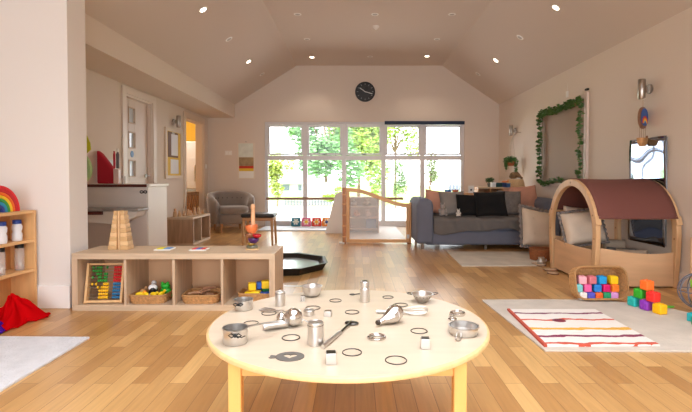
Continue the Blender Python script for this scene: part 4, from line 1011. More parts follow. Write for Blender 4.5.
# ------------------------------------------------------------------ BY THE GARDEN WINDOW
t = thing('barre_rail', 'long wooden barre rail across the lower garden window', 'rail', (-.55, 9.1, .565))
MB().cyl((-1.2,0,0),(1.5,0,0),.026).build('handrail', wood('rail_oak', (160,124,96), .45, .15, 'X'), t)
for x in (-1.17, -.45, .35, 1.12):
    MB().tube([(x,0,-.01),(x,.05,-.03),(x,.132,-.03)], .009, 8).build('bracket', satin, t)
tag(MB().prism(rrect(1.62,.72,.03), 0, .02, axis='Z').build('play_mat', mat('pale_mat', (214,218,224), .6), loc=(-.97, 8.76, 0), bevel=.004), 'pale grey floor mat along the garden window', 'mat')
tag(MB().prism(rrect(.95,2.1,.03), 0, .015, axis='Z').build('play_mat', mat('pale_mat2', (232,230,230), .5), loc=(.33, 8.06, 0), bevel=.004), 'white floor mat behind the wooden gate', 'mat')
tiles = [(295.8,(60,128,150),(236,236,220),'teal square picture cushion with white flower by the window'),(306.2,(232,120,160),(240,206,70),'pink square picture cushion by the window'),(316.5,(224,66,50),(248,180,60),'red square picture cushion by the window'),(326.6,(238,140,60),(60,90,160),'orange square picture cushion with blue star by the window')]
for px, c1, c2, lab in tiles:
    p = at(px, 226, Y=9.0); t = thing('picture_cushion', lab, 'cushion', (p.x, 9.0, .0205), group='square picture cushions by the window', rot=(R(-16),0,0))
    MB().box(-.09,.09,-.02,.02,.006,.176).build('square_face', mat('tilec_%d_%d' % c1[:2], c1, .8), t, bevel=.012)
    mb = MB(); mb.ball((0,-.02,.09), (.032,.006,.032), 14, 8)
    mb.build('centre_motif', mat('tilem_%d_%d' % c2[:2], c2, .8), t)
    mb = MB()
    for k in range(6): mb.ball((cos(k*pi/3)*.045,-.02,.09+sin(k*pi/3)*.045), (.019,.005,.019), 10, 6)
    mb.build('petals', mat('tilep_%d_%d' % c2[:2], (244,228,200) if c1[0] > 100 else (238,240,236), .8), t)
# white slope sided book rack
rk = mat('rack_white', (240,237,235), .5)
t = thing('book_rack', 'white slope sided book rack standing by the window', 'book rack', (-.215, 8.05, 0))
for y in (0,.33): MB().prism([(-.31,0),(.0,0),(.0,.71),(-.05,.72),(-.13,.68)], y, y+.02).build('side_panel', rk, t, smooth=0)
for k in range(3): MB().prism([(-.27+.05*k,.06+.2*k),(-.05,.02+.2*k+.03),(-.05,.04+.2*k+.03),(-.27+.05*k,.08+.2*k)], .02, .33).build('shelf', rk, t, smooth=0)
MB().box(-.02,0,.02,.33,0,.7).build('back_panel', rk, t, smooth=0)
# toy display unit behind the gate
t = thing('display_shelf', 'pinkish white toy display unit behind the wooden gate', 'shelf unit', (.13, 8.0, .0155))
pk = mat('pinkish_board', (214,182,166), .6)
for x in (-.29,.27): MB().box(x,x+.02,0,.3,0,.62).build('side_panel', pk, t, smooth=0)
for z in (.06,.25,.44,.60): MB().box(-.27,.27,0 if z < .5 else .08,.28,z,z+.018).build('shelf', pk, t, smooth=0)
MB().box(-.27,.27,.28,.3,0,.62).build('back_panel', mat('pink_back', (200,172,158), .6), t, smooth=0)
dp = [(-.16,.458,(176,156,146),.06,'grey beige soft toy at the upper left of the display unit'),(.08,.458,(168,150,140),.06,'larger beige soft toy at the upper right of the display unit'),(-.1,.268,(214,150,130),.055,'pink soft toy in the middle left of the display unit'),(.1,.268,(226,196,184),.06,'pale pink soft toy in the middle right of the display unit')]
for x, z, c, r, lab in dp:
    q = thing('soft_toy', lab, 'soft toy', (.13+x, 8.1, z+.0157))
    fm_ = mat('plush_%d_%d_%d' % c, c, .95, bump=.5, bscale=80)
    MB().ball((0,0,r*.8), (r*1.1,r*.8,r*.8)).build('body', fm_, q); MB().ball((-.2*r,-.2*r,r*1.75), (r*.6,r*.55,r*.5)).build('head', fm_, q)
    for s in (-1,1): MB().ball((-.2*r+s*r*.45,-.2*r,r*2.2), r*.2, 8, 6).build('ear', fm_, q)
q = thing('storage_box', 'small slate blue box low in the display unit', 'box', (.28, 8.1, .0942))
MB().box(-.09,.09,-.06,.06,0,.14).build('box_body', mat('slate_blue', (92,104,136), .7), q, bevel=.01); MB().box(-.095,.095,-.065,.065,.14,.155).build('lid', mat('slate_blue_lid', (110,122,150), .7), q, bevel=.004)
# wooden gate with mesh panel
gm = wood('gate_beech', (238,186,128), .42, .12, 'X'); gmz = wood('gate_beech_post', (234,180,122), .42, .12, 'Z'); gmd = wood('gate_post_dark', (190,128,80), .45, .2, 'Z')
GX0, GX1, GY = -.185, .826, 6.79
t = thing('room_divider_gate', 'curved top wooden room divider gate with clear mesh panel', 'gate', (0, GY, 0))
MB().box(GX0,GX0+.05,-.035,.035,0,.83).build('hinge_post', gmd, t, bevel=.008)
for z in (.1,.26,.42,.58,.72): MB().box(GX0-.006,GX0+.056,-.04,.04,z,z+.014).build('post_band', gmz, t, bevel=.003)
MB().box(GX0+.055,GX0+.105,-.022,.022,.02,.80).build('gate_stile', gmz, t, bevel=.006)
MB().box(.755,.80,-.022,.022,.02,.60).build('gate_stile', gmz, t, bevel=.006)
MB().box(.803,.828,-.03,.03,0,.61).build('latch_post', gmz, t, bevel=.006)
def gz(x):
    u = (x+.08)/(.90)
    return .825-.235*(3*u**2-2*u**3) if u > 0 else .825
xs_ = [GX0+.052+(.826-GX0-.052)*i/30 for i in range(31)]
MB().loft([[Vector((x,-.024,gz(x)-.058)),Vector((x,.024,gz(x)-.058)),Vector((x,.024,gz(x))),Vector((x,-.024,gz(x)))] for x in xs_]).build('curved_top_rail', gm, t, bevel=.005)
MB().box(GX0+.10,.757,-.022,.022,.02,.068).build('bottom_rail', gm, t, bevel=.005)
mb = MB().prism([(GX0+.1,.06)]+[(.76,.06)]+[(x, gz(x)-.05) for x in xs_[::-1] if GX0+.1 <= x <= .76], -.001, .001)
mb.build('mesh_panel', veil_mat('sheer_mesh', (240,238,236), .22), t, smooth=0)
MB().box(.77,.828,-.045,.045,.0,.019).build('foot', gmd, t, bevel=.005); MB().box(GX0-.05,GX0+.03,-.05,.05,0,.025).build('foot', rk, t, bevel=.005)
MB().box(.76,.80,-.035,-.023,.08,.14).build('latch', rk, t, bevel=.003)
# ------------------------------------------------------------------ SOFA
sf = mat('sofa_blue_grey', (112,117,134), .85, bump=.25, bscale=120, var=.08, vscale=4)
t = thing('two_seat_sofa', 'blue grey fabric sofa under a grey throw along the garden window side', 'sofa', (1.805, 6.2, 0))
MB().box(-.85,.85,.03,.85,.06,.26).build('base', sf, t, bevel=.035, seg=4, smooth=60)
for s in (-1,1):
    MB().prism([(s*.975,.08),(s*.975,.6),(s*.955,.665),(s*.915,.69),(s*.82,.69),(s*.765,.665),(s*.745,.6),(s*.745,.08)][::s], 0, .87).build('armrest', sf, t, bevel=.04, seg=4, smooth=70)
MB().box(-.75,.75,.62,.87,.2,.70).build('backrest', sf, t, bevel=.06, seg=4, smooth=60)
MB().box(-.742,.742,.04,.64,.255,.41).build('seat_cushion', sf, t, bevel=.04, seg=4, smooth=60)
for x in (-.88,-.02,.88):
    for y in (.08,.78): MB().cyl((x,y,0),(x,y,.085),.018,.024,14).build('foot', satin, t)
thr = mat('grey_throw', (112,108,106), .9, bump=.3, bscale=90, var=.1, vscale=6)
def thrf(u, v):
    x = -.742+1.484*u
    dr = .19+.03*sin(6*u+1)+.015*sin(17*u)
    L_ = .55+dr; s = v*L_
    if s < .55: y, z = .60-s, .425
    else: y, z = .035-.012, .425-(s-.55)
    if .50 < s < .60:
        k = (s-.50)/.1; y = .60-.5-.085*sin(k*pi/2)+.0; z = .425-.05*(1-cos(k*pi/2))
    f = .012*sin(13*x+5*v+2*sin(4*v+x*3))+.008*sin(29*x-8*v)
    z += f*.7*(1 if s < .55 else .3)+.012; y -= abs(f)*.9 if s >= .5 else 0
    # a long fold running across the seat
    z += .014*math.exp(-((v-.45-.2*u)/.05)**2)
    return Vector((x, y-.01, z))
o = MB().grid(thrf, 70, 34).build('throw_blanket', thr, smooth=80, solid=.006, loc=(1.805, 6.2, 0))
tag(o, 'dark grey throw spread over the sofa seat', 'throw')
SZ = .445
pinkm = mat('blush_fabric', (206,152,130), .9, bump=.25, bscale=110, var=.1, vscale=7); greym = mat('grey_fur', (128,120,116), .95, bump=.8, bscale=60, var=.2, vscale=25)
gplain = mat('grey_linen', (140,134,130), .9, bump=.3, bscale=120); blackf = mat('black_fabric', (14,13,15), .95, bump=.2, bscale=120)
def PX(px, Y): return at(px, 200, Y=Y).x
pillow('sofa_pillow', 'blush pink sofa pillow leaning at the left arm', 'pillow', pinkm, .36, .35, .12, (PX(436.5,6.6), 6.58, SZ), R(20), R(-6), R(7), 1)
pillow('sofa_pillow', 'plain grey sofa pillow between the pink and black pillows', 'pillow', gplain, .36, .35, .12, (PX(452,6.5), 6.48, SZ), R(20), 0, R(-2), 2)
pillow('sofa_pillow', 'smaller black sofa pillow, left of the two black ones', 'pillow', blackf, .34, .31, .12, (PX(468,6.4), 6.38, SZ), R(20), 0, R(2), 3)
pillow('sofa_pillow', 'larger black square pillow in the middle of the sofa', 'pillow', blackf, .44, .355, .13, (PX(490,6.32), 6.29, SZ), R(20), 0, R(-1.5), 4)
pillow('sofa_pillow', 'grey furry sofa pillow right of the black ones', 'pillow', greym, .34, .36, .13, (PX(508.5,6.5), 6.46, SZ), R(20), 0, R(3), 5)
pillow('sofa_pillow', 'big blush pink pillow at the right end of the sofa', 'pillow', pinkm, .40, .41, .13, (PX(524,6.64), 6.62, SZ), R(14), R(4), R(-4), 6)
def plush(label, loc, s, m, rz=0):
    t = thing('plush_toy', label, 'plush toy', loc, rz=rz)
    MB().ball((0,0,.042*s), (.035*s,.03*s,.042*s)).build('body', m, t); MB().ball((0,-.008*s,.1*s), (.028*s,.026*s,.026*s)).build('head', m, t)
    for a in (-1,1):
        MB().ball((a*.02*s,-.004*s,.132*s), (.009*s,.006*s,.016*s), 8, 6).build('ear', m, t)
        MB().ball((a*.033*s,-.02*s,.014*s), (.015*s,.026*s,.013*s), 10, 6).build('leg', m, t)
        MB().ball((a*.038*s,-.008*s,.058*s), (.012*s,.014*s,.024*s), 10, 6).build('arm', m, t)
plush('small grey plush toy sitting by the pink sofa pillow', (PX(441.5,6.4), 6.33, .45), 1.25, mat('plush_grey', (168,160,156), .95, bump=.6, bscale=90), .2)
plush('small white plush toy sitting before the left black pillow', (PX(458.5,6.24), 6.25, .45), .72, mat('plush_white', (222,216,210), .95, bump=.6, bscale=90))
# big floor cushion with ruffle
def ruffled(name, label, m, mr, w_, h_, th_, loc, tilt, rz, roll, seed, rw=.05, buttons=True):
    t = thing(name, label, 'cushion', loc)
    q = pillow_mb(w_, h_, th_, seed, .05)
    Mx = Matrix.Rotation(rz,3,'Z') @ Matrix.Rotation(-tilt,3,'X') @ Matrix.Rotation(roll,3,'Y')
    rp = []
    for i in range(240):
        u = i/240*4; sd = int(u); f = u-sd; c = [(-1,-1),(1,-1),(1,1),(-1,1)]; a, b = c[sd], c[(sd+1)%4]
        x = (a[0]+(b[0]-a[0])*f); z = (a[1]+(b[1]-a[1])*f); rp.append((x, z))
    inner = [Mx @ Vector((x*w_/2*.97, 0, z*h_/2*.97)) for x, z in rp]
    outer = [Mx @ Vector((x*(w_/2+rw), .016*sin(i*.9), z*(h_/2+rw))) for i, (x, z) in enumerate(rp)]
    for v in q.bm.verts: v.co = Mx @ v.co
    zm = min(min(v.co.z for v in q.bm.verts), min(v.z for v in outer))
    for v in q.bm.verts: v.co.z -= zm
    q.build('cover', m, t, smooth=80)
    mb = MB(); vi = [mb.bm.verts.new(p-Vector((0,0,zm))) for p in inner]; vo = [mb.bm.verts.new(p-Vector((0,0,zm))) for p in outer]
    for i in range(240): j = (i+1) % 240; mb.bm.faces.new((vi[i], vi[j], vo[j], vo[i]))
    mb.build('ruffle', mr, t, smooth=80, solid=.004)
    if buttons:
        for a, b in ((-.22,-.22),(.22,-.22),(-.22,.22),(.22,.22)):
            p = Mx @ Vector((a*w_, -th_*.47, b*h_)); MB().ball(p-Vector((0,0,zm)), .013, 10, 7).build('button', m, t)
    return t
cream = mat('cream_linen', (226,208,188), .9, bump=.3, bscale=60, var=.05, vscale=6); ruf = mat('ruffle_grey', (140,132,128), .9, bump=.3, bscale=90)
ruffled('floor_cushion', 'big cream floor cushion with grey ruffle leaning on the sofa', cream, ruf, .44, .50, .17, (PX(533,5.98)+.02, 5.90, .011), R(20), R(18), R(12), 11, .035)
# wicker basket beside it
basket('wicker_basket', 'small dark wicker basket beside the cream floor cushion', .24, .22, .13, (PX(540,5.45), 5.42, .011), (170,104,60), r=.09)
t = thing('silver_toy', 'little silver jug on the floor by the dark wicker basket', 'toy', (PX(541,5.15), 5.13, .011))
MB().lathe([(0,0),(.04,.0),(.045,.03),(.025,.06),(.03,.075),(0,.07)], sx=1.2).build('body', pol2, t); MB().tube([(.03,0,.06),(.06,0,.05),(.05,0,.02)], .004, 7).build('handle', pol2, t)

# ------------------------------------------------------------------ CORNER UNIT AND THINGS ON IT
ow = wood('orange_pine', (214,160,108), .5, .15, 'X')
t = thing('cubby_shelf', 'orange wood cubby shelf behind the sofa', 'shelf unit', (2.17, 7.35, 0))
MB().box(-.21,.20,0,.36,.80,.825).build('top_board', wood('pale_top', (224,190,150), .5, .12, 'X'), t, bevel=.002)
for x in (-.21,-.015,.18): MB().box(x,x+.02,0,.36,0,.80).build('side_panel', ow, t, smooth=0)
for z in (.3,.6): MB().box(-.19,.18,.005,.35,z,z+.018).build('shelf', ow, t, smooth=0)
MB().box(-.19,.18,.35,.36,0,.80).build('back_panel', wood('pine_back', (190,134,88), .5, .15, 'Z'), t, smooth=0)
t = thing('low_cabinet', 'pinkish wooden cabinet under the woven basket in the corner', 'cabinet', (2.61, 7.35, 0))
MB().box(-.235,.235,0,.38,0,.80).build('body', wood('pink_ply', (214,166,142), .5, .1, 'X'), t, bevel=.004, smooth=0)
MB().box(-.24,.24,-.01,.38,.80,.82).build('top_board', wood('pink_ply_top', (226,184,156), .5, .1, 'X'), t, bevel=.003, smooth=0)
for x in (-.23,.003): MB().box(x,x+.227,-.012,0,.03,.78).build('door', wood('pink_ply', ()), t, bevel=.003, smooth=0)
t = thing('small_table', 'low pale ledge with bright odds and ends behind the black pillows', 'table', (1.62, 7.4, 0))
MB().box(-.3,.28,0,.3,.70,.73).build('top', ow, t, bevel=.003)
for x in (-.28,.24):
    for y in (.02,.25): MB().box(x,x+.03,y,y+.03,0,.70).build('leg', ow, t, smooth=0)
for dx, c, lab in ((-.12,(70,130,190),'blue tub on the ledge behind the black pillows'),(.0,(232,130,80),'orange tub on the ledge behind the black pillows')):
    q = thing('small_tub', lab, 'tub', (1.62+dx, 7.45, .73)); MB().lathe([(0,0),(.045,0),(.055,.05),(.05,.05),(.04,.006),(0,.006)]).build('tub', mat('tub_%d'%c[0], c, .5), q)
q = thing('picture_card', 'white card with a dark spot propped behind the black pillows', 'card', (1.86, 7.38, .73))
MB().box(-.045,.045,0,.006,0,.12).build('card', wht, q); MB().cyl((0,-.002,.05),(0,.001,.05),.015).build('spot', tied, q)
# plant, boxes, basket
q = thing('potted_plant', 'small bushy potted plant on the orange cubby shelf', 'plant', (PX(489.5,7.5), 7.5, .825))
MB().lathe([(0,0),(.03,0),(.04,.06),(.035,.06),(.03,.05),(0,.05)]).build('pot', mat('grey_pot', (96,92,92), .6), q)
leaves([((0,0,.10),(.07,.06,.05)),((.02,0,.12),(.05,.05,.04)),((-.03,0,.11),(.05,.05,.04))], 260, .03, 21).build('foliage', mat('houseplant_green', (70,112,62), .5, var=.3, vscale=14), q, smooth=0)
def box(label, px, Y, w_, d_, h_, c, z=.825, rz=0):
    q = thing('storage_box', label, 'box', (PX(px,Y), Y, z), rz=rz)
    MB().box(-w_/2,w_/2,-d_/2,d_/2,0,h_*.8).build('box_body', mat('box_%d_%d_%d' % c, c, .6), q, bevel=.004)
    MB().box(-w_/2-.003,w_/2+.003,-d_/2-.003,d_/2+.003,h_*.8,h_).build('lid', mat('boxlid_%d_%d_%d' % c, tuple(min(255,v+16) for v in c), .6), q, bevel=.003)
box('white box on the shelf beside the small bushy plant', 493, 7.42, .065, .1, .075, (232,236,238))
box('dark green box in the middle of the corner shelf', 498.3, 7.42, .088, .1, .07, (30,72,70))
box('navy blue box left of the woven basket', 503.5, 7.42, .06, .1, .068, (44,70,120), .825)
box('slate blue box touching the woven basket', 507.6, 7.42, .055, .1, .066, (70,108,160), .82)
q = thing('soft_toy', 'orange soft toy lying on top of the blue boxes', 'soft toy', (PX(504.5,7.43), 7.43, .892))
fm_ = mat('plush_orange', (232,140,84), .95, bump=.5, bscale=80); MB().ball((0,0,.018),(.05,.03,.018)).build('body', fm_, q); MB().ball((.05,0,.024),(.02,.02,.02)).build('head', fm_, q)
bk = thing('woven_basket', 'round cream woven basket on the corner cabinet', 'basket', (PX(519.3,7.3)+.01, 7.52, .82))
mb = MB(); pr = []
for k in range(16): pr += [(.155-.0022*k+.003*(k%2), .0085*k)]
mb.lathe([(0,0)]+pr+[(.115,.13),(.14,.01),(0,.01)], seg=40); mb.build('woven_wall', mat('cream_weave', (222,186,140), .8, var=.15, vscale=50, bump=.5, bscale=120), bk, smooth=20)
q = thing('patterned_cloth', 'brown patterned folded cloth heaped in the woven basket', 'cloth', (PX(519.6,7.3)+.01, 7.52, .92))
mb = MB()
mb.grid(lambda u, v: Vector(((u-.5)*.20*(1-.2*v), (v-.5)*.12+.02*sin(9*u), .055+.035*sin(3*u+4*v)*sin(8*v)+.045*(1-abs(2*u-1)**3)*sin(pi*v)+.03*(1-u))), 24, 14)
mb.build('cloth', mat('brown_pattern', (150,120,86), .9, var=.5, vscale=30, bump=.4, bscale=80), q, smooth=60, solid=.02)

# hanging plant
hp = thing('hanging_plant', 'trailing plant in a hanging pot on the right wall', 'plant', (2.70, 8.0, 1.24))
MB().lathe([(0,-.06),(.05,-.06),(.075,-.02),(.075,.05),(.068,.05),(.065,-.01),(0,-.03)]).build('pot', mat('rust_pot', (150,88,52), .6, var=.2, vscale=20), hp)
for a in (0,2.1,4.2): MB().tube([(cos(a)*.078,sin(a)*.078,.05),(cos(a)*.05,sin(a)*.05,.25),(.03,0,.44)], .003, 5).build('hanging_cord', mat('cord', (206,196,180), .8), hp)
MB().tube([(.03,0,.44),(.10,.0,.52),(.17,0,.52)], .004, 6).build('wall_hook', satin, hp)
cl = [((0,0,.06),(.11,.10,.05)),((-.08,0,.02),(.04,.06,.07)),((.07,-.03,.0),(.045,.05,.09)),((-.09,-.02,-.06),(.025,.03,.08)),((.085,-.03,-.12),(.02,.03,.12)),((-.02,-.07,.04),(.08,.04,.05))]
leaves(cl, 700, .042, 31).build('foliage', mat('hanging_green', (92,136,70), .5, var=.35, vscale=12), hp, smooth=0)
mb = MB()
for dx, dz in ((-.09,-.16),(.085,-.26),(-.05,-.12),(.05,-.2)): mb.tube([(dx*.6,-.02,.06),(dx,-.03,0),(dx*1.02,-.02,dz)], .0025, 5)
mb.build('trailing_stems', mat('stem_green', (84,110,60), .6), hp)

# ------------------------------------------------------------------ IVY FRAMED BOARD
my0, my1, mz0, mz1 = 5.70, 7.10, .86, 2.0
t = thing('framed_mirror', 'large dull brown mirror panel with white frame on the right wall', 'mirror', (XR, 0, 0))
MB().box(-.018,-.012,my0+.04,my1-.04,mz0+.04,mz1-.04).build('panel', mat('bronze_mirror', (148,118,90), .6), t, smooth=0)
mb = MB().box(-.03,0,my0-.03,my0+.04,mz0,mz1+.03).box(-.03,0,my1-.04,my1,mz0,mz1).box(-.03,0,my0+.04,my1-.04,mz1-.04,mz1).box(-.03,0,my0+.04,my1-.04,mz0,mz0+.04)
mb.build('frame', mat('frame_white', (232,216,206), .5), t, bevel=.004, smooth=0)
g = thing('ivy_garland', 'artificial ivy garland wound around the brown mirror', 'garland', (XR-.062, 0, 0))
path = []
P4 = [(my1-.14,mz0+.05),(my1-.13,mz1-.07),(my0+.03,mz1-.08),(my0+.02,mz0+.05),(my1-.14,mz0+.05)]
rgv = random.Random(5)
for a, b in zip(P4[:-1], P4[1:]):
    for k in range(14):
        f = k/14; path.append(Vector((-.02+rgv.uniform(-.012,.012), a[0]+(b[0]-a[0])*f+rgv.uniform(-.02,.02), a[1]+(b[1]-a[1])*f+rgv.uniform(-.02,.02)-(.03*sin(f*9) if a[1] == b[1] else 0))))
MB().tube(path, .004, 5, closed=True).build('vine', mat('stem_green'), g)
cl = [(tuple(p), (.03, (.05 if 14 <= i < 28 or i >= 42 else .035), (.06 if 14 <= i < 28 else .042))) for i, p in enumerate(path)]
cl += cl[14:28]+cl[14:28]
cl += [((-.02, my1-.07+.02*sin(k), mz0+.08+k*.065), (.02,.02,.02)) for k in range(16)]
lv = leaves(cl, 2600, .046, 41); lv.build('foliage', mat('ivy_green', (84,122,56), .5, var=.35, vscale=12), g, smooth=0)
t = thing('wall_sensor', 'small white sensor on the right wall above the ivy garland', 'sensor', (XR, 6.24, 2.10))
MB().box(-.02,0,-.025,.025,-.04,.04).build('housing', rimm, t, bevel=.005); MB().tube([(-.01,0,.04),(-.005,.0,.14)], .002, 5).build('lead', rimm, t)
t = thing('black_bracket', 'small black knob at the top corner of the ivy mirror', 'bracket', (XR, 5.70, 2.06))
MB().box(-.03,0,-.03,.03,-.012,.012).build('knob', tied, t, bevel=.004)

# ------------------------------------------------------------------ BALLOON ORNAMENT
t = thing('balloon_ornament', 'wooden hot air balloon ornament with rainbow disc on the right wall', 'ornament', (2.80, 4.5, 0))
dz = 1.555
MB().lathe([(0,-.02),(.06,-.02),(.085,-.008),(.085,.008),(.06,.02),(0,.02)], loc=(0,0,dz), M=Matrix.Rotation(R(-62),3,'Z') @ Matrix.Rotation(R(90),3,'Y'), sx=1.25, sy=.85).build('balloon_disc', wood('dark_ply', (140,100,76), .5, .2, 'Z'), t)
fr = Matrix.Rotation(R(28),3,'Z')   # face plane turned to the room
def face(u, z, o): return Vector((0,0,dz))+ fr @ Vector((u, -o, z))
mb = MB()
pts = [(.058*cos(a)-.008, .085*sin(a)+.005) for a in [2*pi*i/24 for i in range(24)]]
mb.loft([[face(u,z,.021) for u, z in pts],[face(u,z,.024) for u, z in pts]]); mb.build('blue_field', mat('paint_blue', (50,90,160), .5), t)
for k, c in enumerate([(206,50,46),(238,140,40),(240,206,70),(70,130,200)]):
    mb = MB(); r = .05-.011*k
    mb.loft([[face(r*cos(pi*i/12)*.9-.008, -.055+r*1.4*sin(pi*i/12)+o_*0, .026+.0006*k+d_) for o_, d_ in ((0,-.001),(0,.001))]+[face((r-.010)*cos(pi*i/12)*.9-.008, -.055+(r-.010)*1.4*sin(pi*i/12), .026+.0006*k+d_) for d_ in (.001,-.001)] for i in range(13)])
    mb.build('rainbow_band', mat('paint_%d' % c[0], c, .5), t)
mb = MB()
for u in (-.05,-.02,.02,.05): mb.tube([face(u,-.08,.0), face(u*.9,-.2,.0)], .0018, 5)
mb.tube([face(0,.1,0), Vector((.0,0,1.73))], .0015, 5)
mb.build('strings', mat('twine', (160,124,90), .8), t)
M_ = fr
mb = MB()
mb.loft([[Vector((0,0,1.31))+fr @ Vector((x*k,y*k,z)) for x, y in rrect(.13,.07,.03)] for k, z in ((.55,-.03),(.8,-.005),(1,.05),(.93,.05),(.7,0))]); mb.build('basket_cup', wood('ornament_basket', (214,160,106), .5, .15, 'X'), t)
mb = MB()
for u in (.085,.112): mb.box(u-.012,u+.012,-.01,.01,1.34,1.385, rot=fr, piv=(0,0,1.36))
mb.build('side_tags', wood('tag_brown', (150,104,70), .5, .15, 'Z'), t)

# ------------------------------------------------------------------ SAFETY MIRROR
t = thing('acrylic_mirror', 'buckled silver acrylic mirror sheet on the wall behind the play house', 'mirror', (XR, 0, 0))
rgm = random.Random(9); mb = MB()
def am(u, v):
    y = 4.80-.57*u; z = .33+1.03*v
    return Vector((-.017-.005*sin(5.5*u+1+3*v)*cos(6*v)-.002*sin(9*v), y, z))
mb.grid(am, 14, 22); mb.build('mirror_sheet', mat('acrylic_mirror', (150,162,180), .05, metal=1), t, smooth=80, solid=.002)
MB().box(-.008,0,4.235,4.795,.34,1.35).build('backing', mat('grey_backing', (150,150,150), .7), t, smooth=0)

# ------------------------------------------------------------------ PLAY HOUSE
hw_ = wood('beech_hoop', (218,176,130), .45, .12, 'Z'); pw = mat('ply_panel', (222,180,138), .5, var=.10, vscale=2.2, stretch=(1,1,7))
HX, HY = 2.472, 4.49
t = thing('play_house', 'arched wooden play house with maroon canopy on the right', 'play house', (HX, HY, 0))
def hoop_pts(r):   # outline of the hoop in (y, z), from near foot over the top to the far foot
    out = []
    for i in range(49):
        s = i/48*2-1                      # -1 near foot .. 1 far foot
        if abs(s) > .55:
            q = (abs(s)-.55)/.45; y = -.49*(1-.085*q**1.6); z = .47*(1-q); y = y if s < 0 else -y
            nrm = Vector((0, -1 if s < 0 else 1, .0))
        else:
            a = (s/.55)*pi/2; y = .49*sin(a); z = .47+.49*cos(a); nrm = Vector((0, sin(a)/.49, cos(a)/.49)).normalized()
        p = Vector((0, y, z))-nrm*r; out.append(p)
    return out
for sx in (-.352,.352):
    o_, i_ = hoop_pts(0), hoop_pts(.068)
    o_[0].z = i_[0].z = 0; o_[-1].z = i_[-1].z = 0
    X_ = Vector((.022,0,0)); S = Vector((sx,0,0))
    h = MB().loft([[S+a-X_, S+a+X_, S+b+X_, S+b-X_] for a, b in zip(o_, i_)]).build('hoop', hw_, t, bevel=.006)
    mb = MB()
    for k in (10,14,24,34,38):
        m_ = (o_[k]+i_[k])/2+S; mb.cyl(m_-Vector((.024,0,0)), m_+Vector((.024,0,0)), .009, seg=12)
    mb.build('dowel_plug', wood('plug_dark', (170,120,78), .5, .1, 'Z'), h)
    for k in (13,35):
        m_ = o_[k]+S; MB().box(m_.x-.025,m_.x+.025,m_.y-.012,m_.y+.012,m_.z-.04,m_.z+.04, rot=Matrix.Rotation(R(-18 if k == 13 else 18),3,'X')).build('hinge_block', hw_, h, bevel=.004)
# canopy cloth
cv = []
op = hoop_pts(-.004)
sel = [p for p in op if p.z > .60]
ext = [Vector((0, -.482, .615))]+sel+[Vector((0, .482, .615))]
mb = MB()
nx = 14
V = [[mb.bm.verts.new(Vector((-.345+.69*i/nx, p.y*(1+.0), p.z-.010*sin(pi*i/nx)*(1 if 1 < j < len(ext)-2 else .3)))) for i in range(nx+1)] for j, p in enumerate(ext)]
for j in range(len(ext)-1):
    for i in range(nx): mb.bm.faces.new((V[j][i], V[j][i+1], V[j+1][i+1], V[j+1][i]))
mb.build('canopy', mat('maroon_canvas', (118,70,62), .85, bump=.2, bscale=140), t, smooth=60, solid=.006)
for y in (-.465,.465): MB().cyl((-.33,y,.62),(.33,y,.62),.012,seg=10).build('canopy_rod', hw_, t)
# panels
for y in (-.455,.440):
    pts = [(-.328,.015)]+[(.328,.015)]+[(.328-.656*k/16, .335-.022*sin(pi*k/16)*1.2+.02*cos(pi*k/16)*-1) for k in range(17)]
    MB().prism(pts, y, y+.016).build('side_wall', pw, t, bevel=.003, smooth=0)
for x in (-.36,):
    pts = [(-.378,.02),(.378,.02)]+[(.378-.756*k/16, .33-.012*sin(pi*k/16)) for k in range(17)]
    MB().prism(pts, x, x+.016, axis='X').build('end_wall', pw, t, bevel=.003, smooth=0)
tag(MB().prism(rrect(.52,.78,.04), .0, .07, axis='Z').build('floor_pad', mat('grey_pad', (150,142,138), .9, bump=.3, bscale=60), loc=(HX, HY, 0), bevel=.02, seg=3), 'soft grey pad on the floor inside the play house', 'pad')
beige = mat('beige_linen', (206,184,160), .9, bump=.3, bscale=70, var=.08, vscale=9); silv = mat('silver_grey', (150,148,148), .8, bump=.4, bscale=50, var=.2, vscale=10); dblue = mat('dark_denim', (66,76,94), .9, bump=.5, bscale=40, var=.3, vscale=16)
ruffled('house_cushion', 'plump cream cushion with grey ruffle inside the play house entrance', cream, ruf, .40, .34, .17, (2.31, 4.66, .26), R(16), R(-4), R(-8), 12, .018, False)
pillow('house_cushion', 'flat cream cushion at the back of the play house', 'cushion', cream, .32, .36, .10, (2.34, 4.82, .30), R(4), R(-10), R(4), 13)
pillow('house_cushion', 'long grey bolster under the cream cushions in the play house', 'cushion', silv, .44, .17, .26, (2.36, 4.68, .075), R(4), R(0), R(0), 14)
pillow('house_cushion', 'beige cushion beside the far leg of the play house', 'cushion', beige, .24, .26, .12, (2.70, 4.78, .075), R(16), R(0), R(5), 15)
pillow('house_cushion', 'dull silver cushion at the right end of the play house', 'cushion', silv, .26, .22, .11, (2.61, 4.52, .075), R(20), R(-40), 0, 16)
pillow('house_cushion', 'beige round cornered cushion low at the right of the play house', 'cushion', beige, .26, .24, .11, (2.60, 4.32, .075), R(22), R(-30), 0, 17)
plush('black and white striped plush toy at the play house right end', (2.66, 4.16, .20), .62, mat('zebra_plush', (150,150,150), .9, var=.9, vscale=60))
# stepping discs
mw = wood('disc_top', (204,176,146), .6, .2, 'X')
for i, (px, py, r, lab) in enumerate([(556.5,264.3,.055,'far left wooden slice on the floor before the play house'),(563.5,270.5,.06,'middle wooden slice on the floor before the play house'),(571,265.8,.05,'right wooden slice by the play house foot'),(553,274,.05,'nearest wooden slice left of the block basket')]):
    p = at(px, py, Z=0); q = thing('wood_slice', lab, 'wood slice', (min(p.x, 2.05), p.y, 0))
    MB().lathe([(0,0),(r,0),(r*1.02,.008),(r,.014),(0,.014)], sx=1.1).build('slice', mw, q); MB().lathe([(r*.985,.002),(r*1.06,.003),(r*1.06,.012),(r*.985,.013)], sx=1.1).build('bark', mat('slice_bark', (120,86,62), .9), q)

